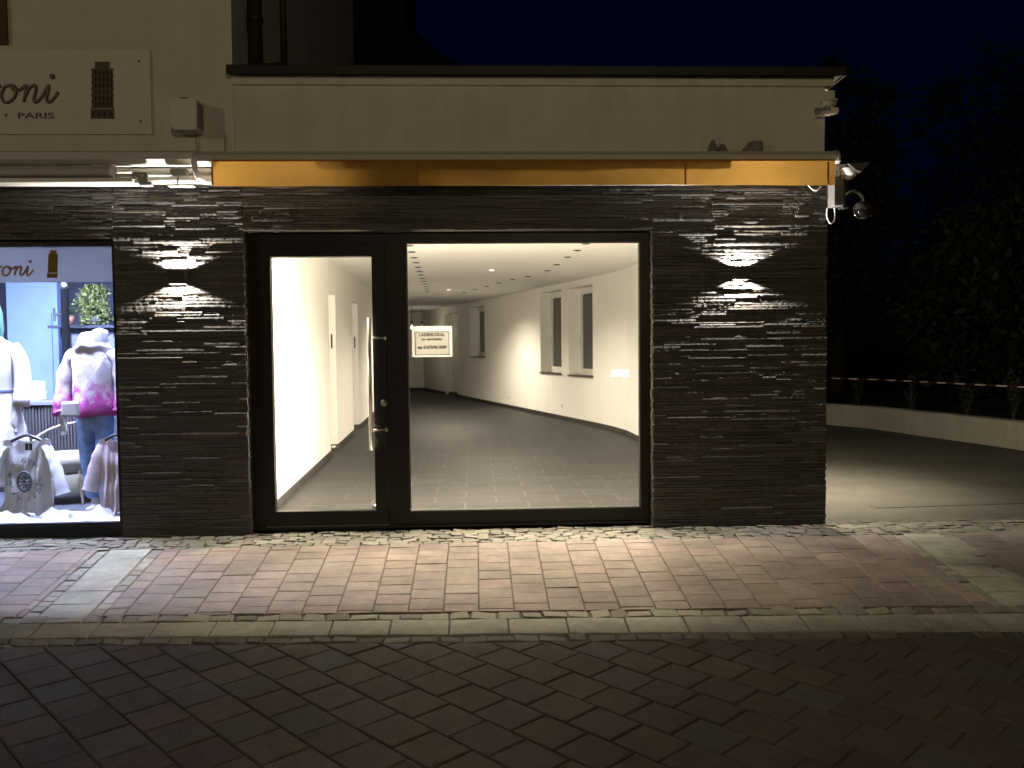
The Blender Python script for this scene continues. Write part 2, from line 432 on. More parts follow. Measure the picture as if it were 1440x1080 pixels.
def ledge_side(m, x, sgn, y0, y1, z0, z1, seed):   # returns of a clad pier, facing +-x
    rg = random.Random(seed); z = z0
    while z < z1-.008:
        h = min(rg.choice((.021, .026, .029, .033)), z1-z); p = rg.uniform(.001, .010); t = .06*rg.uniform(.8, 1.2)
        n = max(1, int((y1-y0)/.6)); 
        for i in range(n):
            a = y0+(y1-y0)*i/n; e = y0+(y1-y0)*(i+1)/n; p = rg.uniform(.001, .010)
            m.box(min(x-.01*sgn, x+sgn*p), max(x-.01*sgn, x+sgn*p), a+.002, e, z, z+h-.001, 0, 0, (t*1.08, t, t*.9))
        z += h

# ------------------------------------------------------------------ walls with openings
def wall_open(m, p0, p1, z0, z1, ops, depth, side=1, mi=0, back=True):
    """wall face from p0 to p1 (xy); ops: (s0, s1, za, zb) along it; reveals go `depth` to the left (side=1) of p0->p1"""
    p0 = Vector(p0); p1 = Vector(p1); d = (p1-p0); L = d.length; d.normalize(); n = Vector((-d.y, d.x))*side
    P = lambda s, z, e=0: (p0.x+d.x*s+n.x*e, p0.y+d.y*s+n.y*e, z)
    xs = sorted({0, L, *[o[0] for o in ops], *[o[1] for o in ops]}); zs = sorted({z0, z1, *[o[2] for o in ops], *[o[3] for o in ops]})
    for a, b_ in zip(xs, xs[1:]):
        for c, e in zip(zs, zs[1:]):
            if any(o[0] <= a and b_ <= o[1] and o[2] <= c and e <= o[3] for o in ops): continue
            m.face([P(a, c), P(b_, c), P(b_, e), P(a, e)], mi)
    for (a, b_, c, e) in ops:
        m.face([P(a, c), P(a, c, depth), P(a, e, depth), P(a, e)], mi); m.face([P(b_, c), P(b_, e), P(b_, e, depth), P(b_, c, depth)], mi)
        m.face([P(a, e), P(a, e, depth), P(b_, e, depth), P(b_, e)], mi); m.face([P(a, c), P(b_, c), P(b_, c, depth), P(a, c, depth)], mi)
    return P
def obox(m, P, s0, s1, e0, e1, z0, z1, mi=0):
    vs = [P(s, z, e) for z in (z0, z1) for e in (e0, e1) for s in (s0, s1)]
    m.mesh(vs, [(0,2,3,1),(4,5,7,6),(0,1,5,4),(2,6,7,3),(0,4,6,2),(1,3,7,5)], mi)

# ------------------------------------------------------------------ tall house on the left
house = thing("tall_house", "tall cream rendered house on the left with the lit fashion display window at street level", "house", (-4.5, 0, 0))
m = MB(); m.box(-9, -1.958, .0, 7.2, 2.94, 8.0); m.box(-9, -7.6, .1, 7.2, 0, 2.94); m.box(-7.6, -5.4, .1, .3, 0, 2.94); m.build("wall", render_wall, house)
m = MB(); m.box(-9.3, -1.7, -.3, 7.5, 8.0, 8.15); m.prism([(-9.3, 8.15), (-1.7, 8.15), (-5.5, 11)], -.3, 7.5); m.build("roof", zinc, house)
m = MB(); ledge(m, -2.946, -1.904, -.02, 2.935, 0, .19, 3); ledge_side(m, -1.904, 1, .0, .12, -.02, 2.52, 4); ledge_side(m, -2.946, -1, .0, .06, -.02, 2.46, 14)
ledge(m, -6.2, -2.95, 2.47, 2.935, .0, .19, 9); ledge(m, -6.2, -5.35, -.02, 2.465, .0, .19, 10)
m.build("stone_cladding", stone, house)
m = MB(); m.tube([(-1.85, .33, 8), (-1.85, .33, 4.06), (-1.84, .30, 3.97), (-1.74, .22, 3.90), (-1.58, .12, 3.88)], .062, 14)
for z in (4.35, 5.6, 7): m.tube([(-1.85, .33, z), (-1.85, .33, z+.04)], .07, 14)
m.build("downpipe", mat("dark_pipe_paint", (.02, .022, .018), .5), house, True)
m = MB(); m.tube([(-1.92, 1.75, 8), (-1.92, 1.75, 3.85)], .035, 10); m.build("downpipe", mat("brown_pipe_paint", (.035, .028, .02), .5), house, True)
m = MB(); m.box(-1.962, -1.945, .85, .87, 3.85, 7.9); m.build("wall_joint", dark_metal, house)
m = MB(); m.box(-4.35, -3.735, -.035, -.003, 4.03, 5.4)
for k in range(22): m.box(-4.30, -3.785, -.045, -.034, 4.08+k*.058, 4.12+k*.058)
m.build("shutter", mat("brown_shutter_paint", (.085, .032, .012), .6, var=.1), house)
# display window: frame, panes, room behind it
df = MB(); X0, X1 = -5.35, -2.95
df.box(X0, X1, .05, .12, 0.0, .118); df.box(X0, X1, .05, .12, 2.424, 2.468)
df.box(X1-.045, X1, .052, .12, .118, 2.424); df.box(X0, X0+.045, .052, .12, .118, 2.424)
dwin = df.build("display_window", black_frame, house)
MB().box(X0+.045, X1-.045, .085, .093, .118, 2.424).build("pane", glass, dwin)
m = MB(); m.box(X0, X1, .045, .05, .096, .102); m.build("window_sill", dark_metal, dwin)
disp_wall = mat("display_room_blue", (.28, .40, .72), .7, var=.05)
disp_dark = mat("display_room_dark", (.035, .04, .06), .8, var=.2, scale=5)
m = MB(); m.box(-7.6, -2.62, 3.6, 3.7, 0, 2.9); m.box(-2.62, -2.5, .2, 3.7, 0, 2.9)
m.build("display_room_wall", disp_dark, house)
MB().box(-7.6, -2.62, .12, 3.6, 2.80, 2.9).build("display_room_ceiling", room_white, house)
MB().box(-7.6, -2.62, .12, 3.6, .0, .10).build("display_room_floor", mat("display_floor", (.07, .075, .09), .5, var=.2, scale=5), house)
m = MB(); m.box(-5.62, -5.06, 3.30, 3.42, .1, 2.8); m.box(-5.06, -5.0, 3.25, 3.42, .1, 2.8); m.box(-5.40, -5.09, 3.28, 3.298, .1, 2.02)
m.build("blue_panel", disp_wall, house)

# ------------------------------------------------------------------ single-storey shop
shop = thing("shop_building", "low flat-roofed shop extension with black door, big lit window and dark ledge stone piers", "shop", (.5, 0, 0))
m = MB(); m.box(-1.955, 2.972, .0, .22, 2.917, 3.72); m.box(-1.9, 2.972, .105, .22, 2.56, 2.917); m.box(2.76, 2.972, .22, 9.2, 0, 3.72)
m.build("wall", render_wall, shop)
m = MB(); m.box(-1.957, 3.035, -.035, .22, 3.715, 3.79, 0, .004); m.box(2.90, 3.035, .22, 9.2, 3.70, 3.79); m.build("fascia", render_wall, shop)
m = MB(); m.box(-1.98, 3.10, -.10, 9.2, 3.792, 3.835, 0, .006); m.box(-1.98, 3.11, -.115, -.10, 3.775, 3.848, 0, .004); m.box(3.10, 3.115, -.1, 9.2, 3.78, 3.848)
m.build("roof", zinc, shop)
m = MB(); ledge(m, 1.502, 2.993, -.005, 2.915, 0, .10, 21); ledge_side(m, 1.502, -1, .0, .12, -.005, 2.53, 22); ledge_side(m, 2.993, 1, .0, 9.0, -.01, 2.915, 23)
ledge(m, -1.902, 1.500, 2.532, 2.915, 0, .10, 25); m.build("stone_cladding", stone, shop)
m = MB(); m.box(-.83, -.47, 4.6, 5.0, 3.84, 4.30); m.box(-.56, -.47, 4.55, 4.6, 3.84, 4.42); m.build("roof_upstand", plastic_grey, shop)
# fixed frame
m = MB(); y0, y1 = .10, .20
m.box(-1.90, 1.50, y0, y1, 2.44, 2.53); m.box(-1.90, -1.80, y0, y1, .03, 2.44); m.box(-.755, -.577, y0, y1, .03, 2.44)
m.box(1.415, 1.50, y0, y1, .03, 2.44); m.box(-.577, 1.415, y0, y1, .03, .15); m.box(-1.80, -.755, y0+.01, y1, .0, .03); m.box(-1.90, 1.50, y0-.02, y0, .02, .042)
fr = m.build("shopfront_frame", black_frame, shop)
m = MB(); t = .012
m.box(-.577, 1.415, .095, .101, .150, .150+t); m.box(-.577, 1.415, .095, .101, 2.44-t, 2.44); m.box(-.577, -.577+t, .095, .101, .162, 2.428); m.box(1.415-t, 1.415, .095, .101, .162, 2.428)
m.build("glazing_bead", mat("grey_bead", (.10, .10, .095), .4), fr)
MB().box(-.577, 1.415, .15, .158, .15, 2.44).build("shop_window", glass, shop)
# door leaf
m = MB(); y0, y1 = .085, .165
m.box(-1.797, -.758, y0, y1, 2.326, 2.437, 0, .003); m.box(-1.797, -.758, y0, y1, .033, .174, 0, .003)
m.box(-1.797, -1.713, y0, y1, .174, 2.326, 0, 0); m.box(-.867, -.758, y0, y1, .174, 2.326, 0, 0)
door = m.build("door", black_frame, shop)
MB().box(-1.713, -.867, .12, .128, .174, 2.326).build("pane", glass, door)
m = MB(); m.tube([(-.887, .01, .697), (-.887, .01, 1.808)], .0165, 16)
for z in (.864, 1.640): m.tube([(-.887, .01, z), (-.84, .025, z), (-.765, .088, z)], .009, 10)
for z in (.864, 1.640): m.tube([(-.768, .080, z), (-.764, .086, z)], .017, 12)
m.build("handle", steel, door, True)
m = MB(); m.lathe([(.0, -.018), (.016, -.018), (.019, -.014), (.028, -.012), (.031, -.004), (.031, 0)], (-.781, .085, 1.091), 20, 0, 'y'); m.build("lock", mat("lock_metal", (.2, .19, .18), .35, metal=.9), door, True)
m = MB(); m.box(-1.79, -.76, .075, .084, .045, .052); m.build("weather_bar", mat("bar_metal", (.12, .115, .11), .35, metal=.8), door)

# ---- the lit room
CZ = 2.88
rA, rB, rC, rD = (2.76, .2), (2.60, 7.25), (2.35, 8.68), (-1.93, 24.1)
m = MB()
wall_open(m, rA, rB, 0, CZ, [], .1)
# soft bend between the two runs of wall
wall_open(m, rB, (2.50, 7.98), 0, CZ, [], .1); wall_open(m, (2.50, 7.98), rC, 0, CZ, [], .1)
WIN = [(.36, 1.60, .97, 2.74), (2.01, 3.31, .98, 2.76), (7.84, 9.38, 1.29, 2.72)]
DOOR = (10.93, 12.55, .0, 2.66)
PR = wall_open(m, rC, rD, 0, CZ, WIN+[DOOR], .33, -1)
wall_open(m, rD, (-2.75, 24.25), 0, CZ, [], .1)
lx = lambda y: -1.905-.038*y
L0, L1 = (lx(.2), .2), (lx(24.25), 24.25)
k_ = math.hypot(1, .038)
REC = [((5.08-.2)*k_, (5.86-.2)*k_, 0, 2.37), ((8.2-.2)*k_, (9.2-.2)*k_, 0, 2.42)]
PL = wall_open(m, L0, L1, 0, CZ, REC, .16, 1)
m.build("interior_wall", room_white, shop)
m = MB(); m.face([(-3.2, .2, CZ), (3.0, .2, CZ), (3.0, 24.6, CZ), (-3.2, 24.6, CZ)]); m.box(-1.9, 2.76, .205, .23, 2.531, CZ); m.build("interior_ceiling", room_white, shop)
MB().box(-1.975, 2.76, .2, 9.2, 3.0, 3.5).build("roof_slab", render_wall, shop)
m = MB(); m.face([(-3.2, .12, .012), (3.0, .12, .012), (3.0, 24.6, .012), (-3.2, 24.6, .012)]); m.build("interior_floor", tile_floor_mat(), shop)
# outer shell that keeps the room dark-tight from behind
m = MB(); m.box(-3.3, -3.2, 3.75, 24.8, -.02, 3.0); m.box(-3.3, 3.1, 24.7, 24.8, -.02, 3.0); m.box(3.0, 3.1, 9.2, 24.8, -.02, 3.0); m.box(-3.3, 3.1, 9.2, 24.8, 3.0, 3.1)
m.build("rear_wing_wall", render_wall, shop)
m = MB()
def skirting(P, s0, s1, sgn): obox(m, P, s0, s1, -.012*sgn*sgn, .0, .012, .095)
for a, b_ in ((rA, rB), (rB, (2.50, 7.98)), ((2.50, 7.98), rC)):
    q = MB(); P = wall_open(q, a, b_, 0, 1, [], .1); L = (Vector(b_)-Vector(a)).length; obox(m, P, 0, L, .0, .014, .012, .095)
obox(m, PR, 0, DOOR[0], -.014, 0, .012, .095); obox(m, PR, DOOR[1], 16.0, -.014, 0, .012, .095); obox(m, PR, DOOR[0]+.002, DOOR[1]-.002, .10, .245, .012, .10)
s = 0
for rc in REC:
    obox(m, PL, s, rc[0], -.014, 0, .012, .095); obox(m, PL, rc[1]-.012, rc[1], 0, .16, .012, .095); s = rc[1]
obox(m, PL, s, 24.0, -.014, 0, .012, .095)
q = MB(); P = wall_open(q, rD, (-2.75, 24.25), 0, 1, [], .1); obox(m, P, 0, .8, 0, .014, .012, .095)
m.build("skirting", skirt, shop)
# white doors in the recesses of the left wall
door_white = mat("white_door_paint", (.72, .70, .66), .45)
for rc in REC:
    m = MB(); obox(m, PL, rc[0]+.002, rc[1]-.04, .13, .16, .02, rc[3]-.002)
    d_ = m.build("room_door", door_white, shop)
    m = MB(); obox(m, PL, rc[1]-.006, rc[1]-.002, .05, .075, 1.56, 1.78); m.build("strike_plate", dark_metal, d_)
    m = MB(); obox(m, PL, rc[0]+.06, rc[0]+.20, .10, .118, 1.04, 1.06); m.build("handle", steel, d_)
m = MB(); p = PL(REC[0][1]-.04, 0, .05); m.lathe([(0, .03), (.03, .03), (.035, .02), (.035, 0)], (p[0], p[1]-.05, .05), 14); m.build("door_stop", steel, shop)
# windows of the right wall
upvc = mat("white_window_profile", (.74, .73, .70), .35)
for (a, b_, za, zb) in WIN:
    m = MB(); fw_ = .075
    obox(m, PR, a, b_, .25, .325, za, za+fw_); obox(m, PR, a, b_, .25, .325, zb-fw_, zb); obox(m, PR, a, a+fw_, .25, .325, za+fw_, zb-fw_); obox(m, PR, b_-fw_, b_, .25, .325, za+fw_, zb-fw_)
    for (u0, u1, v0, v1) in ((a+fw_, b_-fw_, za+fw_, za+fw_+.05), (a+fw_, b_-fw_, zb-fw_-.05, zb-fw_), (a+fw_, a+fw_+.05, za+fw_+.05, zb-fw_-.05), (b_-fw_-.05, b_-fw_, za+fw_+.05, zb-fw_-.05)):
        obox(m, PR, u0, u1, .23, .31, v0, v1)
    wn = m.build("room_window", upvc, shop)
    m = MB(); obox(m, PR, a+.125, b_-.125, .27, .29, za+.125, zb-.125); m.build("pane", dark_pane, wn)
    m = MB(); obox(m, PR, a-.02, b_+.02, -.03, .23, za-.025, za+.002); m.build("window_sill", mat("brown_sill", (.07, .045, .03), .5), wn)
    m = MB(); obox(m, PR, b_-.115, b_-.095, .205, .23, za+.75, za+.82); obox(m, PR, b_-.115, b_-.095, .185, .205, za+.64, za+.80); m.build("handle", plastic_white, wn)
m = MB(); obox(m, PR, DOOR[0]+.01, DOOR[1]-.01, .25, .325, .02, 2.65); d_ = m.build("rear_door", door_white, shop)
for z in (.75, 1.15, 1.55, 1.95): m = MB(); obox(m, PR, DOOR[0]+.42, DOOR[0]+.62, .244, .2505, z, z+.28); m.build("glass_slit", dark_pane, d_)
for s in (1.95, 5.6):
    m = MB(); obox(m, PR, s, s+.085, -.012, 0, .25, .335); so_ = m.build("wall_socket", plastic_white, shop)
    m = MB(); obox(m, PR, s+.02, s+.065, -.0135, -.011, .27, .315); m.build("socket_recess", plastic_grey, so_)

# ------------------------------------------------------------------ ceiling lamps of the room
warm = (1.0, .85, .66)
spot_glow = mat("lit_spot_lens", (1, .95, .85), .5, emit=warm, es=30)
wk = thing("work_light", "small lit floodlight lying on the shop floor behind the door post, tilted up", "work light", (-.78, .5, .012))
m = MB(); y_ = .42
m.mesh([(-.93, .36, .03), (-.60, .36, .03), (-.60, .36, .165), (-.93, .36, .165), (-.93, .60, .03), (-.60, .60, .03), (-.60, .60, .075), (-.93, .60, .075)], [(0,1,2,3), (5,4,7,6), (4,0,3,7), (1,5,6,2), (0,4,5,1), (3,2,6,7)])
for x in (-.90, -.63): m.box(x-.012, x+.012, .38, .58, .012, .031)
m.build("housing", plastic_white, wk)
m = MB(); m.mesh([(-.915, .375, .164), (-.615, .375, .164), (-.615, .585, .084), (-.915, .585, .084)], [(0, 1, 2, 3)]); m.build("lit_panel", mat("lit_work_panel", (1, 1, 1), .5, emit=(1, .86, .66), es=2500), wk)
spot = thing("ceiling_spot", "x", "ceiling spot", (0, 0, CZ), "recessed ceiling spots of the empty shop")
m = MB(); m.lathe([(.055, -.001), (.057, -.008), (.046, -.010), (.040, -.004), (.036, .006)], (0, 0, CZ), 20); m.build("ring", mat("grey_spot_ring", (.10, .095, .09), .4, metal=.4), spot)
m = MB(); m.lathe([(.038, -.003), (.0, -.003)], (0, 0, CZ), 20); m.build("lens", mat("unlit_lens", (.05, .048, .045), .2), spot)
ORD = ["first", "second", "third", "fourth", "fifth", "sixth", "seventh", "eighth", "ninth", "tenth", "eleventh", "twelfth", "thirteenth", "fourteenth"]
first = True
def put_spot(x, y, label):
    global first
    if first: spot.location = (x, y, CZ); spot['label'] = label; first = False
    else: copy_thing(spot, (x, y, CZ), 0, label)
for i in range(13): put_spot(-.84-.022*i, 3.9+.73*i, f"unlit recessed ceiling spot, {ORD[i]} from the window in the row near the left wall")
rrow = [(1.44, 3.8), (1.42, 4.55), (1.38, 5.4), (1.33, 6.55), (1.27, 7.6), (1.0, 8.8), (.74, 9.4), (.5, 10.3), (.26, 11.2), (0., 12.2), (-.25, 13.2)]
for i, (x, y) in enumerate(rrow): put_spot(x, y, f"unlit recessed ceiling spot, {ORD[i]} from the window in the row near the right wall")
spot2 = thing("lit_ceiling_spot", "x", "ceiling spot", (.29, 7.4, CZ), "lit spots along the middle of the shop ceiling")
m = MB(); m.lathe([(.055, -.001), (.057, -.010), (.046, -.012), (.042, -.004)], (.29, 7.4, CZ), 20); m.build("ring", white_metal, spot2)
m = MB(); m.lathe([(.043, -.006), (.0, -.006)], (.29, 7.4, CZ), 20); m.build("lens", spot_glow, spot2)
light("spot_light", 'SPOT', (.29, 7.4, CZ-.02), 760, warm, spot2, (0, 0, -1), spot_size=R(150), spot_blend=.8, shadow_soft_size=.04)
spot2['label'] = "bright lit ceiling spot in the middle of the shop, the nearer of the two seen"
sp3 = copy_thing(spot2, (-.60, 12.2, CZ), 0, "bright lit ceiling spot deeper in the shop, the farther of the two seen")
for ch in sp3.children:
    if ch.type == 'LIGHT': ch.data = ch.data.copy(); ch.data.energy = 950
copy_thing(spot2, (.30, 3.4, CZ), 0, "bright lit ceiling spot close behind the window, hidden above the glass edge")
wl_d = None
for x_, lab in ((-1.25, "lit ceiling spot right behind the entrance door, nearest the left wall"), (-.15, "lit ceiling spot right behind the glass, beside the door post"), (.65, "lit ceiling spot right behind the middle of the big window"), (1.45, "lit ceiling spot right behind the right edge of the big window")):
    c_ = copy_thing(spot2, (x_, .66, CZ), 0, lab)
    for ch in c_.children:
        if ch.type == 'LIGHT':
            if wl_d is None: wl_d = ch.data.copy(); wl_d.energy = 740; wl_d.spot_size = R(138); wl_d.spot_blend = 1.0
            ch.data = wl_d
# globe pendants at the far end
gp = thing("globe_pendant", "clear glass globe pendant lamp left of the others at the far end of the shop", "pendant lamp", (-2.05, 20.2, 2.1), "glass globe pendants at the far end of the shop")
m = MB(); m.tube([(-2.05, 20.2, 2.42), (-2.05, 20.2, CZ)], .008, 6); m.lathe([(.03, .30), (.04, .36), (.0, .38)], (-2.05, 20.2, 2.06), 12); m.build("cord", dark_metal, gp)
m = MB(); m.lathe([(.15*math.sin(math.pi*k/10), .15*-math.cos(math.pi*k/10)) for k in range(1, 10)], (-2.05, 20.2, 2.25), 18); m.build("globe", glass, gp, True)
m = MB(); m.lathe([(.0001, -.05), (.035, -.03), (.04, 0), (.028, .035), (.0001, .05)], (-2.05, 20.2, 2.22), 12); m.build("bulb", mat("lit_bulb", (1, 1, 1), .5, emit=warm, es=40), gp, True)
copy_thing(gp, (-1.75, 20.6, 2.1), 0, "clear glass globe pendant lamp in the middle of the three at the far end")
copy_thing(gp, (-1.55, 21.2, 1.9), 0, "clear glass globe pendant lamp hanging lowest behind the notice sheet")

# ------------------------------------------------------------------ notice sheet in the window
nt_ = thing("notice_sheet", "white paper notice with a dark border, taped inside the big shop window", "notice", (-.37, .17, 1.6))
NX0, NX1, NZ0, NZ1 = -.542, -.199, 1.474, 1.738; YN = .146
m = MB(); bx0, bx1, bz0, bz1 = -.519, -.223, 1.489, 1.692; t = .006
m.box(bx0, bx1, YN-.001, YN-.0001, bz0, bz0+t); m.box(bx0, bx1, YN-.001, YN-.0001, bz1-t, bz1); m.box(bx0, bx0+t, YN-.001, YN-.0001, bz0+t, bz1-t); m.box(bx1-t, bx1, YN-.001, YN-.0001, bz0+t, bz1-t)
m.build("border", paper_ink, nt_)
m = MB(); Q = lambda a, b_, c, d: m.face([(a, YN, c), (b_, YN, c), (b_, YN, d), (a, YN, d)])
Q(NX0, NX1, NZ0, bz0); Q(NX0, NX1, bz1, NZ1); Q(NX0, bx0, bz0, bz1); Q(bx1, NX1, bz0, bz1); m.build("sheet", paper, nt_)
m = MB(); Q(bx0, bx1, bz0, bz1); m.build("printed_field", cloth_mat("printed_paper", (.25, .24, .215), .55, .05), nt_)
text_mb("LADENLOKAL", .036, -.371, YN-.0004, 1.653, .218, .0003, offset=.0016).build("heading", paper_red, nt_)
text_mb("zu vermieten", .030, -.371, YN-.0004, 1.617, .18, .0003, offset=.0014).build("text_line", paper_red, nt_)
text_mb("tel. 01573/9612049", .036, -.371, YN-.0004, 1.545, .245, .0003, offset=.0018).build("phone_number", paper_ink, nt_)

# ------------------------------------------------------------------ up-and-down wall lamps
wl = thing("wall_lamp", "black up-and-down wall lamp on the stone pier between display window and door", "wall lamp", (-2.427, 0, 2.15), "up and down wall lamps on the stone cladding")
cx, cz = -2.427, 2.15; hw, hh, t = .068, .056, .004; ya, yb = -.098, -.018
m = MB(); m.box(cx-hw, cx+hw, ya, ya+t, cz-hh, cz+hh); m.box(cx-hw, cx+hw, yb-t, yb, cz-hh, cz+hh); m.box(cx-hw, cx-hw+t, ya+t, yb-t, cz-hh, cz+hh); m.box(cx+hw-t, cx+hw, ya+t, yb-t, cz-hh, cz+hh)
m.box(cx-hw+t, cx+hw-t, ya+t, yb-t, cz-.006, cz+.006); m.box(cx-.05, cx+.05, yb, 0, cz-.04, cz+.04); m.build("housing", dark_metal, wl)
led = mat("lit_led", (1, 1, 1), .5, emit=(1, .88, .70), es=25)
for s in (1, -1):
    m = MB(); m.box(cx-.03, cx+.03, -.08, -.045, cz+s*.007 if s > 0 else cz-.012, cz+.012 if s > 0 else cz-.007); m.build("led_panel", led, wl)
    light("lamp_light", 'SPOT', (cx, -.040, cz+s*.024), 200, (1, .94, .84), wl, (0, 0, s), spot_size=R(165), spot_blend=.3, shadow_soft_size=.008)
wl2 = copy_thing(wl, (2.24, 0, 2.155), 0, "black up-and-down wall lamp on the wide right stone pier")
wl3 = copy_thing(wl, (3.003, 1.7, 2.15), R(90), "black up-and-down wall lamp round the corner on the alley side")
bl = thing("bulkhead_lamp", "round white bulkhead lamp on the shop's alley wall, hidden behind the pier", "wall lamp", (2.993, 2.6, 2.3))
m = MB(); m.tube([(2.993, 2.6, 2.3), (3.03, 2.6, 2.3)], .13, 20); m.build("base", white_metal, bl)
m = MB(); m.tube([(3.03, 2.6, 2.3), (3.06, 2.6, 2.3), (3.08, 2.6, 2.3)], [.11, .10, .06], 20); m.build("diffuser", mat("lit_bulkhead", (1, 1, 1), .5, emit=(1, .88, .62), es=20), bl, True)
light("lamp_light", 'POINT', (3.14, 2.6, 2.3), 150, (1, .88, .62), bl, shadow_soft_size=.04)
for ch in wl3.children:
    if ch.type == 'LIGHT': ch.data = ch.data.copy(); ch.data.energy = 680; ch.data.color = (1, .86, .66); ch.data.spot_size = R(112); ch.data.spot_blend = .9
m = MB()
for s in (1, -1): m.box(cx-hw+t, cx+hw-t, -.058, -.052, min(cz+s*.006, cz+s*hh*.98), max(cz+s*.006, cz+s*hh*.98))
bf = m.build("baffle", dark_metal, wl); b2 = bf.copy(); col.objects.link(b2); b2.parent = wl2  # baffle added to keep the lamps' spill off the pavement

# ------------------------------------------------------------------ awnings
aw = thing("awning", "retracted awning with beige cassette and orange valance over the shopfront", "awning", (.4, 0, 3.1))
m = MB(); m.prism([(0, 0), (1, 0)], 0, 0) if False else None
prof = [(-.003, 3.135), (-.10, 3.148), (-.185, 3.138), (-.225, 3.10), (-.228, 3.05), (-.20, 3.035), (-.10, 3.05), (-.003, 3.05)]
def extr_x(m, prof, x0, x1, mi=0):
    n = len(prof); vs = [(x0, y, z) for y, z in prof] + [(x1, y, z) for y, z in prof]
    fs = [tuple(range(n)), tuple(range(2*n-1, n-1, -1))] + [(k, (k+1) % n, n+(k+1) % n, n+k)[::-1] for k in range(n)]
    m.mesh(vs, fs, mi)
m = MB(); extr_x(m, prof, -2.225, 2.985); cas = m.build("cassette", beige_metal, aw)
m = MB(); extr_x(m, [(y*1.06, (z-3.09)*1.1+3.09) for y, z in prof], 2.985, 3.005); m.build("end_cap", plastic_grey, aw)
m = MB(); NX = 260; rows = 7; vs = []
for i in range(NX+1):
    x = -2.072+5.034*i/NX
    for j in range(rows):
        t = j/(rows-1); z = 3.058 - .206*t + .003*math.sin(x*1.7)*t + .001*math.sin(x*9)*t
        y = -.2335 + t*(.005*math.sin(x*2.3+.6)+.003*math.sin(x*7+z*9)+.0012*math.sin(x*31+1-z*20)+.0006*math.sin(x*63+z*40)) - .008*t
        vs.append((x, y, z))
fs = [(i*rows+j, i*rows+j+1, (i+1)*rows+j+1, (i+1)*rows+j) for i in range(NX) for j in range(rows-1)]
m.mesh(vs, fs); va = m.build("valance", valance_m, aw, True)
m = MB()
for x in (-2.068, -.45, 1.72, 2.90): m = MB(); m.box(x-.007, x+.007, -.2495, -.2435, 2.856, 3.036); m.build("seam", mat("orange_seam_cloth", (.36, .13, .02), .9), va)
m = MB(); m.box(-2.072, 2.962, -.246, -.2425, 3.046, 3.060); m.build("hem", MATS["orange_seam_cloth"], va)
m = MB(); m.box(-1.20, 2.12, -.212, -.150, 2.866, 2.935, 0, .012); m.box(-1.16, 2.0, -.13, -.07, 2.915, 2.97, 0, .012); m.tube([(2.10, -.178, 2.872), (2.10, -.178, 2.96)], .034, 14); m.tube([(-1.2, -.178, 2.872), (-1.2, -.178, 2.96)], .034, 14)
m.build("folding_arm", mat("grey_arm_metal", (.30, .29, .27), .5), aw)
m = MB()
for x in (-1.6, .4, 2.4): m = MB(); m.box(x-.05, x+.05, -.05, .0, 2.925, 3.05, 0, .004); m.build("wall_bracket", white_metal, aw)

aw2 = thing("awning", "white retracted awning with open steel bracket over the fashion display window", "awning", (-4, 0, 3.0))
m = MB(); extr_x(m, [(0, 3.15), (-.15, 3.152), (-.20, 3.13), (-.20, 3.075), (-.17, 3.045), (0, 3.05)], -6.2, -2.227); m.build("cover_board", beige_metal, aw2)
m = MB(); P_ = [(-.165+.058*math.cos(2*math.pi*k/16), 2.984+.046*math.sin(2*math.pi*k/16)) for k in range(16)]; extr_x(m, P_[::-1], -6.2, -2.885)
m.build("cloth_roll", mat("beige_awning_cloth", (.42, .40, .36), .85, var=.08), aw2, False)
m = MB(); m.box(-6.2, -2.70, -.215, -.06, 2.885, 2.925, 0, .008); m.tube([(-2.885, -.165, 2.984), (-2.865, -.165, 2.984)], .056, 16); m.build("front_rail", white_metal, aw2)
m = MB(); m.tube([(-2.90, -.012, 3.022), (-2.08, -.012, 3.022)], .024, 14); m.tube([(-2.74, -.006, 2.945), (-2.08, -.006, 2.945)], .034, 16); m.box(-2.86, -2.30, -.14, -.115, 2.955, 2.972)
m.build("support_tube", white_metal, aw2, True)
m = MB(); m.box(-2.72, -2.60, -.185, -.145, 2.885, 2.975, 0, .005); m.box(-2.66, -2.565, -.20, -.15, 2.865, 2.90, 0, .005); bk0 = m.build("bracket", plastic_grey, aw2); m = MB(); m.box(-2.43, -2.30, -.16, -.11, 2.965, 3.01, 0, .006); m.box(-2.45, -2.25, -.17, -.09, 2.868, 2.885, 0, .003)
bk = m.build("bracket", plastic_grey, aw2)
m = MB()
for (x, z) in ((-2.69, 2.93), (-2.635, 2.945)): m = MB(); m.lathe([(.0, -.012), (.013, -.012), (.015, 0)], (x, -.185, z), 12, 0, 'y'); m.build("bolt", steel, bk0)
m = MB(); m.tube([(-2.375, -.13, 2.97), (-2.378, -.135, 2.88)], .008, 8); m.build("bolt", steel, bk, True)
cord = MB()
for k in range(4):
    o = k*.012
    cord.tube([(-2.225+o, -.215, 3.10), (-2.228+o, -.24, 3.05), (-2.222+o, -.235, 2.98), (-2.20+o, -.22, 2.92), (-2.165+o*1.6, -.20, 2.885), (-2.13+o, -.16, 2.885)], .0075, 8)
cord.build("cord", plastic_white, None, True, "bundle of white cords hanging between the two awnings", "cord")

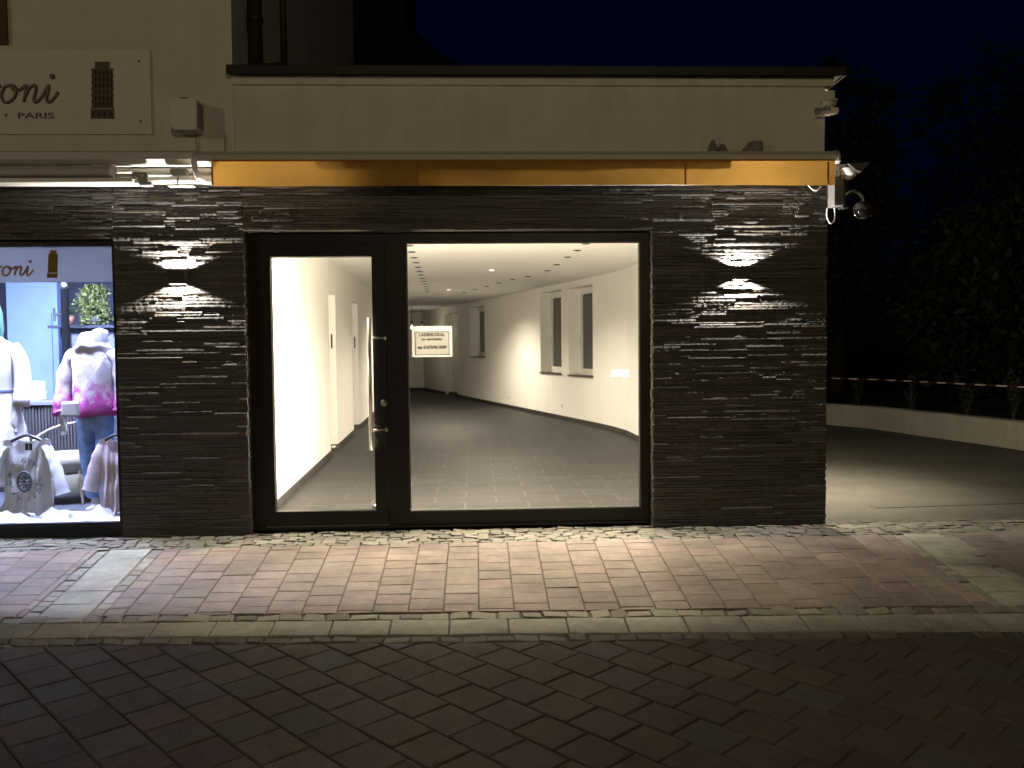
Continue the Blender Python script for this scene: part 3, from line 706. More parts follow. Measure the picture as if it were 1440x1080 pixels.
# ------------------------------------------------------------------ shop sign
def smooth_pts(pts, n=8):
    P = [Vector(p) for p in pts]; P = [P[0]*2-P[1]] + P + [P[-1]*2-P[-2]]; out = []
    for i in range(1, len(P)-2):
        for k in range(n):
            t = k/n; a, b_, c, d = P[i-1:i+3]
            out.append(.5*((2*b_)+(c-a)*t+(2*a-5*b_+4*c-d)*t*t+(3*b_-a-3*c+d)*t**3))
    out.append(P[-2]); return out
def script_oni(m, x0, z0, s, y, r, oneline=True):
    """hand-written letters: end of an r, then o n i; unit height 1 = x-height"""
    st = [[(-.75,.95),(-.55,.8),(-.62,.3),(-.70,0)], [(-.62,.4),(-.35,.9),(-.12,1.0),(-.1,.85)],
          [(.62,1.0),(.25,.92),(0,.5),(.08,.08),(.42,.02),(.78,.35),(.86,.8),(.62,1.0),(.70,.75),(1.0,.72),(1.25,.85)],
          [(1.25,.85),(1.45,.98),(1.42,.6),(1.28,.02)], [(1.32,.25),(1.65,.85),(1.95,1.0),(2.02,.75),(1.88,.2),(2.0,.02),(2.25,.2),(2.5,.55)],
          [(2.5,.55),(2.78,1.0),(2.7,.55),(2.62,.15),(2.78,.02),(3.1,.3),(3.32,.62)]]
    for p in st: m.tube(smooth_pts([(x0+a*s, y, z0+b_*s) for a, b_ in p], 6), r, 8, 0, True)
    m.lathe([(0, -r), (r*1.5, -r*.6), (r*1.6, 0), (r*1.5, r)], (x0+3.02*s, y, z0+1.52*s), 12, 0, 'y')
def tower(x, z, w_, h, y, lean=.03):
    """leaning round tower emblem; returns dark body and light bands"""
    m = MB(); n = 7; off = lambda t: lean*t
    def slab_(t0, t1, wa, mi): m.prism([(x-wa/2+off(t0), z+h*t0), (x+wa/2+off(t0), z+h*t0), (x+wa/2+off(t1), z+h*t1), (x-wa/2+off(t1), z+h*t1)], y-(.005 if mi else .003), y, mi)
    slab_(0, .17, w_, 1)
    for k in range(4): m.box(x-w_*.42+k*w_*.24, x-w_*.42+k*w_*.24+w_*.10, y-.0065, y-.0052, z+h*.02, z+h*.13, 0)
    for k in range(6):
        a = .18+k*.112; slab_(a, a+.026, w_*.98, 1); slab_(a+.026, a+.112, w_*.90, 0)
        for q in range(5): 
            xx = x-w_*.40+q*w_*.17+off(a); m.box(xx, xx+w_*.07, y-.0055, y-.003, z+h*(a+.026), z+h*(a+.105), 1)
    slab_(.855, .88, w_*.98, 1); slab_(.88, .985, w_*.62, 1); slab_(.985, 1.0, w_*.66, 1); return m
sg = thing("shop_sign", "cream sign board with brown script lettering and a leaning tower emblem on the tall house", "sign", (-4, -.01, 3.65))
m = MB(); m.box(-5.6, -2.612, -.022, -.002, 3.315, 3.992, 0, .002); m.build("panel", sign_panel_m, sg)
m = MB(); script_oni(m, -3.795, 3.567, .135, -.024, .0135); lt_ = m.build("lettering", sign_brown, sg, True)
m = MB(); script_oni(m, -3.795, 3.567, .135, -.0315, .0082); m.build("letter_face", mat("sign_pale_brown", (.23, .18, .115), .6), lt_, True)
text_mb("PARIS", .066, -3.532, -.0235, 3.440, .285, .0015, offset=.0008).build("lettering", sign_brown, sg)
m = MB(); m.lathe([(0, -.002), (.012, -.002), (.012, 0)], (-3.765, -.022, 3.466), 12, 0, 'y'); m.build("dot", sign_brown, sg)
tower(-3.002, 3.438, .186, .455, -.022, .012).build("tower_emblem", [mat("emblem_dark", (.03, .024, .016), .7), mat("emblem_brown", (.11, .08, .042), .6)], sg)
m = MB()
for z in (3.42, 3.90): m = MB(); m.lathe([(0, -.004), (.008, -.004), (.010, 0)], (-2.70, -.022, z), 10, 0, 'y'); m.build("screw", dark_metal, sg)

# alarm box on the wall
ab = thing("alarm_box", "cream alarm box with louvred side and dark beacon, right of the sign board", "alarm box", (-2.31, -.1, 3.43))
m = MB(); m.prism([(-2.405, 3.345), (-2.375, 3.31), (-2.21, 3.31), (-2.20, 3.33), (-2.20, 3.555), (-2.405, 3.555)], -.185, -.002); m.build("housing", sign_panel_m, ab)
m = MB()
for k in range(10): m.box(-2.2005, -2.190, -.165, -.03, 3.345+k*.02, 3.353+k*.02)
m.build("louvre", plastic_grey, ab)
m = MB(); m.box(-2.345, -2.285, -.13, -.06, 3.555, 3.583, 0, .008); m.build("beacon", mat("dark_red_beacon", (.05, .012, .01), .3), ab)
m = MB(); m.tube([(-2.26, -.02, 3.31), (-2.255, -.015, 3.2), (-2.255, -.02, 3.14)], .006, 8); m.build("cable", plastic_grey, ab, True)
m = MB(); m.tube([(-2.03, -.008, 3.33), (-2.035, -.008, 3.2), (-2.035, -.02, 3.14)], .006, 8); m.build("cable", plastic_grey, None, True, "thin grey cable running down the wall right of the alarm box", "cable")

# things at the right-hand corner
sm = thing("security_camera", "small white security camera on a bracket under the roof corner", "camera", (2.96, -.06, 3.52))
m = MB(); m.tube([(3.0, -.13, 3.545), (2.89, -.17, 3.525)], [.024, .028], 14); m.tube([(2.885, -.172, 3.524), (2.88, -.174, 3.523)], .03, 14); m.build("body", plastic_white, sm, True)
m = MB(); m.box(2.885, 3.03, -.14, -.10, 3.462, 3.476, 0, .003); m.tube([(2.99, -.12, 3.475), (2.97, -.13, 3.53)], .012); m.box(2.99, 3.05, -.10, .0, 3.48, 3.52, 0, .004); m.tube([(3.0, -.12, 3.55), (3.03, -.1, 3.585), (3.05, -.02, 3.56)], .008); m.build("bracket", plastic_white, sm)
m = MB(); m.box(2.974, 3.06, .0, .10, 3.50, 3.69, 0, .004); m.build("mounting_block", render_wall, sm)
jb = thing("junction_box", "grey junction box hanging at the pier corner beneath the floodlight", "junction box", (3.06, -.05, 2.8))
m = MB(); m.box(2.996, 3.082, -.14, .02, 2.70, 2.93, 0, .006); m.build("housing", mat("grey_box_plastic", (.11, .105, .10), .6), jb)
m = MB(); m.box(3.088, 3.115, -.10, -.02, 2.69, 2.92, 0, .004); m.box(3.08, 3.13, -.12, -.02, 2.685, 2.70, 0, .002); m.build("side_plate", dark_metal, jb)
fl = thing("floodlight", "white dish floodlight with dark hood at the right end of the orange valance", "floodlight", (3.12, -.08, 3.0))
m = MB(); m.box(2.995, 3.10, -.13, .0, 3.015, 3.045, 0, .004); m.box(2.995, 3.02, -.13, -.05, 2.935, 3.02, 0, .003); m.box(3.028, 3.05, -.12, -.05, 2.94, 3.0, 0, .003); m.build("bracket", plastic_white, fl)
m = MB(); m.lathe([(.075*math.sin(math.pi*k/16)+.0001, -.10*math.cos(math.pi*k/16)*.75) for k in range(0, 10)], (3.13, -.10, 2.995), 20); m.build("dish", plastic_white, fl, True)
m = MB(); m.prism([(3.09, 3.035), (3.15, 2.985), (3.20, 2.965), (3.255, 3.02), (3.27, 3.045)], -.20, -.01); m.build("hood", mat("dark_grey_hood", (.06, .06, .058), .45), fl)
m = MB(); m.tube([(3.122, -.11, 2.96), (3.12, -.10, 2.84), (3.112, -.06, 2.80)], .006, 8); m.build("cable", dark_metal, fl, True)
dc = thing("dome_camera", "dark glossy dome camera hanging from a curved arm beyond the pier corner", "camera", (3.28, -.05, 2.7))
m = MB(); m.tube(smooth_pts([(3.09, -.03, 2.74), (3.13, -.05, 2.80), (3.20, -.06, 2.835), (3.265, -.06, 2.80), (3.285, -.06, 2.74)], 6), .014, 12); m.build("arm", mat("satin_steel", (.3, .3, .3), .3, metal=1), dc, True)
m = MB(); m.lathe([(.0001, .075), (.045, .07), (.082, .03), (.085, .0)], (3.285, -.06, 2.675), 20); m.build("cap", plastic_dark, dc, True)
m = MB(); m.lathe([(.082, .0), (.078, -.03), (.055, -.062), (.03, -.075), (.0001, -.08)], (3.285, -.06, 2.675), 20); m.build("dome", mat("black_glossy_dome", (.01, .01, .01), .05, spec=.8), dc, True)
m = MB(); m.tube(smooth_pts([(2.985, -.03, 2.70), (2.975, -.05, 2.62), (3.0, -.06, 2.565), (3.035, -.06, 2.60), (3.04, -.05, 2.70)], 6), .006, 8); m.build("cable", plastic_white, None, True, "white cable loop dangling under the grey junction box", "cable")
m = MB(); m.tube(smooth_pts([(2.80, -.05, 2.90), (2.83, -.09, 2.845), (2.87, -.10, 2.835), (2.91, -.08, 2.87)], 6), .006, 8); m.build("cable", plastic_white, None, True, "short white cable loop drooping below the valance near its right end", "cable")
# odds and ends on top of the cassette
m = MB(); m.box(2.26, 2.34, -.10, -.02, 3.15, 3.20, 0, .01); m.tube([(2.36, -.06, 3.15), (2.36, -.06, 3.24)], .06, 16); m.build("cable_gland", mat("dull_grey_cover", (.20, .19, .17), .7), None, False, "dull round cable cover on top of the awning cassette near its right end", "cable cover")
m = MB(); m.tube([(2.0, -.06, 3.15), (2.0, -.06, 3.26)], [.045, .012], 12); m.build("bracket_peg", mat("dull_grey_peg", (.16, .15, .13), .7), None, False, "taller dull peg on top of the awning cassette", "bracket"); m = MB(); m.tube([(2.08, -.06, 3.15), (2.08, -.06, 3.22)], [.05, .02], 12); m.build("bracket_peg", mat("dull_grey_peg", (.16, .15, .13), .7), None, False, "shorter dull peg between the tall peg and the round cover on the awning cassette", "bracket")

# ------------------------------------------------------------------ display window contents
cold = (.54, .62, 1.0)
disp_glow = mat("lit_display_panel", (1, 1, 1), .5, emit=cold, es=430)
dl = thing("display_light", "cold white strip light hidden behind the lettered header of the display window", "lamp", (-3.9, .3, 2.75))
m = MB(); m.box(-5.0, -2.85, .12, .30, 2.76, 2.80); m.build("housing", white_metal, dl)
m = MB(); m.box(-4.95, -2.9, .14, .28, 2.745, 2.758); m.build("diffuser", disp_glow, dl)
dl2 = thing("display_light", "cold white strip light deeper in the display room ceiling", "lamp", (-3.9, 2, 2.75))
dl3 = thing("display_light", "cold white strip light above the mannequins' heads in the display window", "lamp", (-4.2, .75, 2.75))
m = MB(); m.box(-5.05, -3.35, .69, .81, 2.77, 2.80); m.build("housing", white_metal, dl3)
m = MB(); m.box(-5.0, -3.4, .70, .80, 2.757, 2.769); m.build("diffuser", mat("lit_display_strip", (1, 1, 1), .5, emit=cold, es=900), dl3)
m = MB(); m.box(-5.0, -2.85, 1.9, 2.1, 2.77, 2.80); m.build("housing", white_metal, dl2)
m = MB(); m.box(-4.95, -2.9, 1.92, 2.08, 2.755, 2.769); m.build("diffuser", mat("lit_display_rear", (1, 1, 1), .5, emit=cold, es=60), dl2)
hd = thing("window_header", "translucent white header panel with gold script and tower across the display window", "sign", (-4.1, .1, 2.3))
MB().box(-5.3, -2.995, .10, .106, 2.129, 2.424).build("panel", cloth_mat("frosted_header", (.78, .80, .84), .5, .03), hd)
m = MB(); script_oni(m, -3.905, 2.187, .075, .098, .0075); m.build("lettering", gold, hd, True)
tower(-3.503, 2.165, .085, .228, .099, .016).build("tower_emblem", [mat("emblem_bronze", (.16, .085, .02), .6), mat("emblem_gold", (.50, .30, .07), .5)], hd)

def skin(name, V, E, mats, parent, sub=2, root=0):
    me = bpy.data.meshes.new(name); o_ = org(parent); me.from_pydata([(v[0]-o_.x, v[1]-o_.y, v[2]-o_.z) for v in V], E, []); me.update()
    ob = bpy.data.objects.new(name, me); col.objects.link(ob)
    if parent: ob.parent = parent; ORIGIN[ob.name] = o_
    md = ob.modifiers.new("skin", 'SKIN'); md.use_smooth_shade = True
    for i, v in enumerate(V):
        sv = me.skin_vertices[0].data[i]; r_ = v[3]; sv.radius = (r_, v[4]) if len(v) > 4 else (r_, r_)
        sv.use_root = i == root
    s_ = ob.modifiers.new("sub", 'SUBSURF'); s_.levels = sub; s_.render_levels = sub
    dg = bpy.context.evaluated_depsgraph_get(); me2 = bpy.data.meshes.new_from_object(ob.evaluated_get(dg)); ob.modifiers.clear(); ob.data = me2; me2.name = name
    me2.materials.clear(); me2.materials.append(mats); return ob
def loft(m, rings, n=28, mi=0, fold=0, fk=9, ph=0):
    """rings: (cx, cy, z, rx, ry); closed tube with optional vertical folds"""
    vs = []; fs = []
    for i, (x, y, z, rx, ry) in enumerate(rings):
        for k in range(n):
            a = 2*math.pi*k/n; f_ = 1+fold*(i/len(rings))*math.sin(fk*a+ph+z*3)
            vs.append((x+rx*f_*math.cos(a), y+ry*f_*math.sin(a), z))
    for i in range(len(rings)-1):
        for k in range(n): fs.append((i*n+k, i*n+(k+1)%n, (i+1)*n+(k+1)%n, (i+1)*n+k)[::-1])
    m.mesh(vs, fs, mi)
mann_white = mat("mannequin_white", (.78, .76, .74), .4)
pink_knit = mat("pink_knit", (.62, .13, .42), .9, var=.15, scale=30, bump=.6, bscale=70)
white_knit = mat("white_knit", (.82, .76, .80), .9, var=.06, scale=30, bump=.6, bscale=70)
dyed_knit = mat("dip_dyed_knit", (.8, .7, .78), .9, bump=.7, bscale=60)   # white wool dyed pink towards the hem
_n = dyed_knit.node_tree.nodes; _l = dyed_knit.node_tree.links
_tc = _n.new("ShaderNodeTexCoord"); _sp = _n.new("ShaderNodeSeparateXYZ"); _no = _n.new("ShaderNodeTexNoise"); _no.inputs["Scale"].default_value = 14; _no.inputs["Detail"].default_value = 8
_l.new(_tc.outputs["Object"], _sp.inputs[0]); _l.new(_tc.outputs["Object"], _no.inputs["Vector"])
_ma = _n.new("ShaderNodeMath"); _ma.operation = 'MULTIPLY_ADD'; _ma.inputs[1].default_value = .55; _l.new(_no.outputs["Fac"], _ma.inputs[0]); _l.new(_sp.outputs["Z"], _ma.inputs[2])
_rp = _n.new("ShaderNodeValToRGB"); _rp.color_ramp.elements[0].position = .0; _rp.color_ramp.elements[0].color = (.55, .10, .40, 1); _rp.color_ramp.elements[1].position = 1.0; _rp.color_ramp.elements[1].color = (.80, .74, .78, 1)
_mr = _n.new("ShaderNodeMapRange"); _mr.inputs[1].default_value = 1.22; _mr.inputs[2].default_value = 1.40; _l.new(_ma.outputs[0], _mr.inputs[0]); _l.new(_mr.outputs[0], _rp.inputs[0]); _l.new(_rp.outputs[0], _n["Principled BSDF"].inputs["Base Color"])
denim = mat("blue_denim", (.26, .40, .68), .85, var=.5, scale=7, bump=.3, bscale=150)

# mannequin in the knit sweater
bx, by = -3.445, .66
mn = thing("mannequin", "headless white mannequin in pink and white cowl sweater and blue jeans", "mannequin", (bx, by, .1))
V = [(bx, by, 1.02, .13, .10), (bx, by, 1.2, .12, .10), (bx, by, 1.42, .15, .10), (bx, by, 1.52, .06), (bx, by, 1.62, .05),
     (bx-.19, by, 1.46, .055), (bx-.235, by-.01, 1.20, .042), (bx-.255, by-.05, .98, .034), (bx-.25, by-.06, .90, .028), (bx-.245, by-.065, .84, .026),
     (bx+.19, by, 1.46, .055), (bx+.23, by, 1.20, .042), (bx+.24, by-.03, .98, .034), (bx+.235, by-.03, .89, .028),
     (bx-.08, by, .92, .085), (bx-.065, by, .56, .058), (bx-.03, by+.03, .2, .036), (bx-.03, by, .13, .034), (bx-.04, by-.13, .125, .03),
     (bx+.08, by, .92, .085), (bx+.075, by-.03, .56, .058), (bx+.06, by+.02, .2, .036), (bx+.06, by, .13, .034), (bx+.075, by-.13, .125, .03)]
E_ = [(0,1),(1,2),(2,3),(3,4),(2,5),(5,6),(6,7),(7,8),(8,9),(2,10),(10,11),(11,12),(12,13),(0,14),(14,15),(15,16),(16,17),(17,18),(0,19),(19,20),(20,21),(21,22),(22,23)]
hb = len(V)
for s_, hx, hy, hz, idx in ((-1, bx-.245, by-.065, .84, 9),):
    for q in range(4):
        fx = hx-.022+q*.0145; V += [(fx, hy-.006, hz-.03, .0085), (fx+.002, hy-.016, hz-.065-.006*(1.5-abs(q-1.5)), .0075)]
        E_ += [(idx, len(V)-2), (len(V)-2, len(V)-1)]
    V += [(hx+.03, hy-.02, hz+.01, .009), (hx+.036, hy-.03, hz-.025, .008)]; E_ += [(8, len(V)-2), (len(V)-2, len(V)-1)]
body = skin("body", V, E_, mann_white, mn)
m = MB(); loft(m, [(bx, by, .93, .185, .13), (bx+.005, by, .965, .20, .145), (bx, by, 1.05, .185, .135), (bx-.005, by, 1.14, .178, .13), (bx, by, 1.22, .172, .13), (bx, by, 1.30, .18, .132), (bx, by, 1.38, .19, .132), (bx, by, 1.45, .185, .12), (bx, by, 1.52, .14, .10), (bx, by, 1.56, .09, .08)], 60, 0, .05, 9)
for i, v in enumerate(m.v): k_2 = 1+.025*math.sin(v[2]*60+v[0]*25)+.02*math.sin(v[2]*33-v[0]*40); m.v[i] = (bx+(v[0]-bx)*k_2, by+(v[1]-by)*k_2, v[2]+.012*math.sin(v[0]*22))
for s_ in (-1, 1): m.tube(smooth_pts([(bx+s_*.15, by, 1.47), (bx+s_*.225, by, 1.36), (bx+s_*.255, by-.01, 1.2), (bx+s_*.268, by-.04, 1.0), (bx+s_*.262, by-.05, .955)], 4), [.060+.008*math.sin(k*1.3)+.0012*k for k in range(17)], 14)
m.build("sweater", dyed_knit, mn, True)
m = MB(); loft(m, [(bx, by, 1.47, .165, .115), (bx, by-.01, 1.51, .165, .125), (bx, by-.02, 1.54, .15, .13), (bx, by-.015, 1.555, .125, .115), (bx+.005, by-.02, 1.572, .135, .125), (bx+.008, by-.015, 1.592, .118, .112), (bx+.012, by-.015, 1.612, .125, .118), (bx+.02, by-.005, 1.64, .11, .105), (bx+.025, by, 1.655, .085, .08), (bx+.025, by, 1.63, .055, .05)], 48, 0, .05, 5, 1)
for i, v in enumerate(m.v): m.v[i] = (v[0], v[1], v[2]+.22*(v[0]-bx)*(v[2]-1.47)/.2+.010*math.sin(v[0]*41+v[1]*23))
m.build("cowl_collar", white_knit, mn, True)
V = [(bx, by, 1.0, .155, .115), (bx, by, .95, .165, .12), (bx-.085, by, .86, .095), (bx-.075, by, .56, .070), (bx-.045, by+.02, .24, .056), (bx-.045, by+.02, .21, .058), (bx+.085, by, .86, .095), (bx+.08, by-.03, .56, .070), (bx+.065, by+.01, .24, .056), (bx+.065, by+.01, .21, .058)]
skin("jeans", V, [(0,1),(1,2),(2,3),(3,4),(4,5),(1,6),(6,7),(7,8),(8,9)], denim, mn)
bag = thing("shoulder_bag", "small white box bag on the hip of the sweater mannequin", "bag", (bx-.13, by-.19, .93))
m = MB(); m.box(bx-.20, bx-.05, by-.215, by-.155, .98, 1.115, 0, .018); m.build("bag_body", mat("white_leather", (.75, .73, .72), .4), bag)
m = MB(); m.tube(smooth_pts([(bx-.05, by-.185, 1.10), (bx-.02, by-.19, 1.22), (bx+.08, by-.17, 1.35), (bx+.14, by-.1, 1.5), (bx+.13, by+.05, 1.52)], 5), .004, 6); m.build("strap", mann_white, bag, True)

mn.scale = (1, 1, 1.05)
# mannequin in the white dress at the frame's left edge
dx, dy = -4.31, .66
md_ = thing("mannequin", "white mannequin in a belted white pleated dress at the left edge", "mannequin", (dx, dy, .1))
V = [(dx, dy, 1.02, .13, .10), (dx, dy, 1.2, .12, .10), (dx, dy, 1.42, .15, .10), (dx, dy, 1.52, .06), (dx, dy, 1.62, .05), (dx-.05, dy-.02, 1.74, .085, .10), (dx-.05, dy-.02, 1.83, .07, .08),
     (dx+.19, dy, 1.46, .055), (dx+.225, dy-.01, 1.20, .042), (dx+.225, dy-.06, .98, .034), (dx+.21, dy-.08, .90, .028), (dx+.20, dy-.085, .84, .026),
     (dx-.19, dy, 1.46, .055), (dx-.23, dy, 1.20, .042), (dx-.24, dy-.03, .98, .034), (dx-.235, dy-.03, .89, .028),
     (dx-.08, dy, .92, .085), (dx-.075, dy, .56, .058), (dx-.07, dy+.03, .2, .036), (dx-.07, dy-.12, .125, .03), (dx+.08, dy, .92, .085), (dx+.075, dy, .56, .058), (dx+.07, dy+.03, .2, .036), (dx+.075, dy-.12, .125, .03)]
E_ = [(0,1),(1,2),(2,3),(3,4),(4,5),(5,6),(2,7),(7,8),(8,9),(9,10),(10,11),(2,12),(12,13),(13,14),(14,15),(0,16),(16,17),(17,18),(18,19),(0,20),(20,21),(21,22),(22,23)]
for q in range(4):
    fx = dx+.178+q*.0145; V += [(fx, dy-.09, .81, .0085), (fx+.001, dy-.10, .775, .0075)]; E_ += [(11, len(V)-2), (len(V)-2, len(V)-1)]
V += [(dx+.175, dy-.10, .85, .009), (dx+.168, dy-.11, .815, .008)]; E_ += [(10, len(V)-2), (len(V)-2, len(V)-1)]
skin("body", V, E_, mann_white, md_)
m = MB(); loft(m, [(dx, dy, .35, .31, .24), (dx, dy, .5, .29, .22), (dx, dy, .8, .24, .18), (dx, dy, 1.0, .19, .14), (dx, dy, 1.13, .155, .12), (dx, dy, 1.2, .165, .13), (dx, dy, 1.4, .20, .14), (dx, dy, 1.5, .16, .12), (dx, dy, 1.54, .08, .07)][::1], 72, 0, 0)
for i, v in enumerate(m.v):
    k = i % 72; z = v[2]
    if z < 1.05: f_ = 1+.05*(1.05-z)*(1 if k % 2 else -1); m.v[i] = (dx+(v[0]-dx)*f_, dy+(v[1]-dy)*f_, z)
m.tube(smooth_pts([(dx+.15, dy, 1.47), (dx+.22, dy, 1.36), (dx+.245, dy-.01, 1.2), (dx+.245, dy-.05, .99)], 4), [.07]*13, 14); m.tube(smooth_pts([(dx-.15, dy, 1.47), (dx-.22, dy, 1.36), (dx-.245, dy-.01, 1.2), (dx-.245, dy-.04, .99)], 4), [.07]*13, 14)
m.build("dress", mat("white_dress", (.80, .76, .76), .9, var=.05), md_, True)
m = MB(); loft(m, [(dx, dy, 1.10, .166, .13), (dx, dy, 1.125, .166, .13), (dx, dy, 1.125, .150, .11)], 32); m.build("belt", mat("dark_blue_belt", (.05, .06, .12), .5), md_, True)
m = MB(); loft(m, [(dx-.05, dy, 1.55, .12, .10), (dx-.05, dy, 1.62, .13, .12), (dx-.05, dy, 1.75, .115, .12), (dx-.05, dy, 1.85, .09, .10), (dx-.05, dy, 1.89, .04, .05), (dx-.05, dy, 1.895, .005, .005)], 24, 0, .05, 6); m.build("headscarf", mat("teal_green_cloth", (.03, .09, .065), .85, var=.15), md_, True)

md_.scale = (1, 1, 1.09)
# shirts on hangers near the glass
def shirt(name_label, cx, y, ztop, w_, h, sl, matl, printed, hmat):
    t = thing("hanging_shirt", name_label, "shirt", (cx, y, ztop), "shirts on hangers behind the display glass")
    m = MB(); nx, nz = 34, 30; front = []; back = []
    nw, vd = w_*.37, .27*h
    for side, sgn in ((0, -1), (1, 1)):
        vs = []
        for j in range(nz+1):
            tz = j/nz
            for i in range(nx+1):
                u = i/nx*2-1; xx = u*w_*.5*(1+.06*tz-.05*math.sin(tz*3.1)); ax = abs(u*w_*.5)
                top = ztop - (ax-nw)*.35 if ax > nw else (ztop - vd*(1-ax/nw) if side == 0 else ztop - .03*(1-(ax/nw)**2))
                z_ = top + (ztop-h-top)*tz + .012*math.sin(u*8+1)*tz
                d = (.040+.016*math.sin(u*11+tz*3)*(.2+tz)+.009*math.sin(u*23+tz*5)*(.3+tz)+.006*math.sin(tz*14+u*4))*math.sqrt(max(0, 1-u*u*.97))
                vs.append((cx+xx, y+sgn*d, z_))
        fs = []
        for j in range(nz):
            for i in range(nx):
                q = j*(nx+1)+i; f = (q, q+1, q+nx+2, q+nx+1); fs.append(f if side else f[::-1])
        m.mesh(vs, fs)
    bodyo = m.build("shirt_body", matl, t, True)
    for s_ in (-1, 1):
        q = MB(); pts = smooth_pts([(cx+s_*w_*.40, y, ztop-.10*h), (cx+s_*w_*.54, y-.01, ztop-.26*h), (cx+s_*w_*.66, y-.015, ztop-.50*h), (cx+s_*w_*.76, y-.02, ztop-sl*h)], 5)
        q.tube(pts, [w_*(.145+.075*k/len(pts)+.010*math.sin(k*1.7)) for k in range(len(pts))], 18, 0, False, (1, .40)); q.build("sleeve", matl, t, True)
    q = MB(); q.tube(smooth_pts([(cx-w_*.40, y, ztop-.035), (cx-.06, y, ztop+.012), (cx, y, ztop+.028), (cx+.06, y, ztop+.012), (cx+w_*.40, y, ztop-.035)], 5), .013, 10); q.tube(smooth_pts([(cx, y, ztop+.03), (cx, y, ztop+.06), (cx+.02, y, ztop+.08), (cx+.04, y, ztop+.06)], 5), .003, 6); q.build("hanger", hmat, t, True)
    if printed:
        yb = y-.062; zc = ztop-.56*h; q = MB()
        ring = [(math.cos(a)*.056, math.sin(a)*.085) for a in np.linspace(0, 2*math.pi, 25)]
        q.tube([(cx+a, yb-.006, zc+b_) for a, b_ in ring], .011, 6)
        for k in range(10): a = k*math.pi/5; q.tube([(cx+math.cos(a)*.016, yb-.006, zc+math.sin(a)*.024), (cx+math.cos(a)*.040, yb-.006, zc+math.sin(a)*.060)], [.004, .009], 6)
        q.lathe([(0, -.004), (.014, -.004), (.014, 0)], (cx, yb-.003, zc), 10, 0, 'y')
        for k in range(26):
            rg = random.Random(k); a = rg.uniform(0, 2*math.pi); r1 = rg.uniform(.10, .14); p = [(cx+math.cos(a)*r1+.012*j*rg.uniform(-1, 1.4), yb-.002, zc+.02+math.sin(a)*r1*1.4+.016*j*rg.uniform(-1, 1)) for j in range(4)]
            q.tube(smooth_pts(p, 3), .003, 5)
        q.build("print", mat("grey_print", (.10, .11, .13), .8), bodyo)
        q = MB(); q.box(cx-.028, cx-.003, y+.02, y+.026, ztop-.105, ztop-.045); q.box(cx+.004, cx+.03, y+.02, y+.026, ztop-.105, ztop-.045); q.build("neck_label", paper_ink, bodyo)
    return t
pale = cloth_mat("pale_jersey", (.90, .90, .92), .03, .10, 14); blush = cloth_mat("blush_print_cloth", (.86, .74, .80), .03, .35, 12)
shirt("pale printed T-shirt on a dark hanger at the front of the display", -3.935, .44, .795, .40, .66, .74, pale, True, plastic_dark)
shirt("blush patterned blouse on a hanger at the display's right edge", -3.15, .44, .79, .33, .66, .7, blush, False, plastic_dark)
# folded white cloths on the display floor
def crumple(x, y, z, rx, ry, rz, seed, label):
    rg = np.random.RandomState(seed); m = MB(); n, k = 56, 26; vs = []
    waves = [(rg.uniform(-1, 1, 2)*q, rg.uniform(0, 6), 1/q**.8) for q in (18, 26, 35, 48, 60, 80)]
    for j in range(k+1):
        t = j/k; q_ = 1-t
        for i in range(n):
            a = 2*math.pi*i/n; f_ = 1+.16*math.sin(2*a+seed)+.10*math.sin(5*a+seed*2)+.05*math.sin(11*a)
            px, py = x+rx*q_*f_*math.cos(a), y+ry*q_*f_*math.sin(a)
            hgt = sum((1-2*abs(math.sin(w_[0]*px*.8+w_[1]*py*.8+p)))*A for w_, p, A in waves)*4.0
            vs.append((px+.01*hgt, py, z+.004+rz*(1-q_*q_)**.7*max(.10, .62+.42*hgt)))
    fs = [(j*n+i, j*n+(i+1)%n, (j+1)*n+(i+1)%n, (j+1)*n+i) for j in range(k) for i in range(n)]
    m.mesh(vs, fs); m.build("folded_cloth", mat("white_cloth", (.78, .77, .78), .9), None, True, label, "cloth")
crumple(-3.66, .34, .107, .13, .11, .15, 3, "crumpled white cloth on the display floor beside the printed shirt")
crumple(-3.32, .34, .107, .19, .12, .12, 5, "flat white cloth on the display floor at the jeans mannequin's feet")
crumple(-4.05, .34, .107, .15, .11, .12, 8, "bluish white cloth beneath the printed shirt at the left edge")
MB().box(-6.0, -2.7, .125, .66, .10, .106).build("bounce_board", mat("white_bounce_board", (.72, .72, .73), .6), house)  # white board added to bounce light up onto the hanging shirts
# counter, boxes, pole, chair, plant, green top, framed mirror
ct = thing("counter", "dark slatted shop counter with pale top behind the mannequins", "counter", (-4, 2.0, .1))
m = MB(); m.box(-6.2, -4.1, 1.85, 2.35, .1, 1.0); m.build("base", disp_dark, ct)
m = MB()
for k in range(44): m.box(-5.50+k*.032, -5.482+k*.032, 1.83, 1.85, .12, .99)
m.build("slat_front", mat("dark_slat_wood", (.05, .045, .045), .6, var=.2), ct)
m = MB(); m.box(-6.25, -4.05, 1.80, 2.40, 1.0, 1.045, 0, .006); m.build("top", mat("grey_counter_top", (.16, .17, .20), .4), ct)
for (x, z0, z1, wd, lab) in ((-4.66, 1.046, 1.13, .15, "white box standing on the counter, lower of the stack"), (-4.65, 1.131, 1.24, .11, "small white box on top of the stack on the counter")):
    m = MB(); m.box(x-wd/2, x+wd/2, 1.95, 2.10, z0, z1, 0, .004); m.box(x-wd/2-.002, x+wd/2+.002, 1.948, 2.102, z1-.025, z1+.001, 0, .002); m.build("gift_box", mat("white_card", (.75, .75, .74), .7), None, False, lab, "box")
pl = thing("display_stand", "black tubular clothes stand with round finial behind the sweater mannequin", "stand", (-4.41, 2.2, .1))
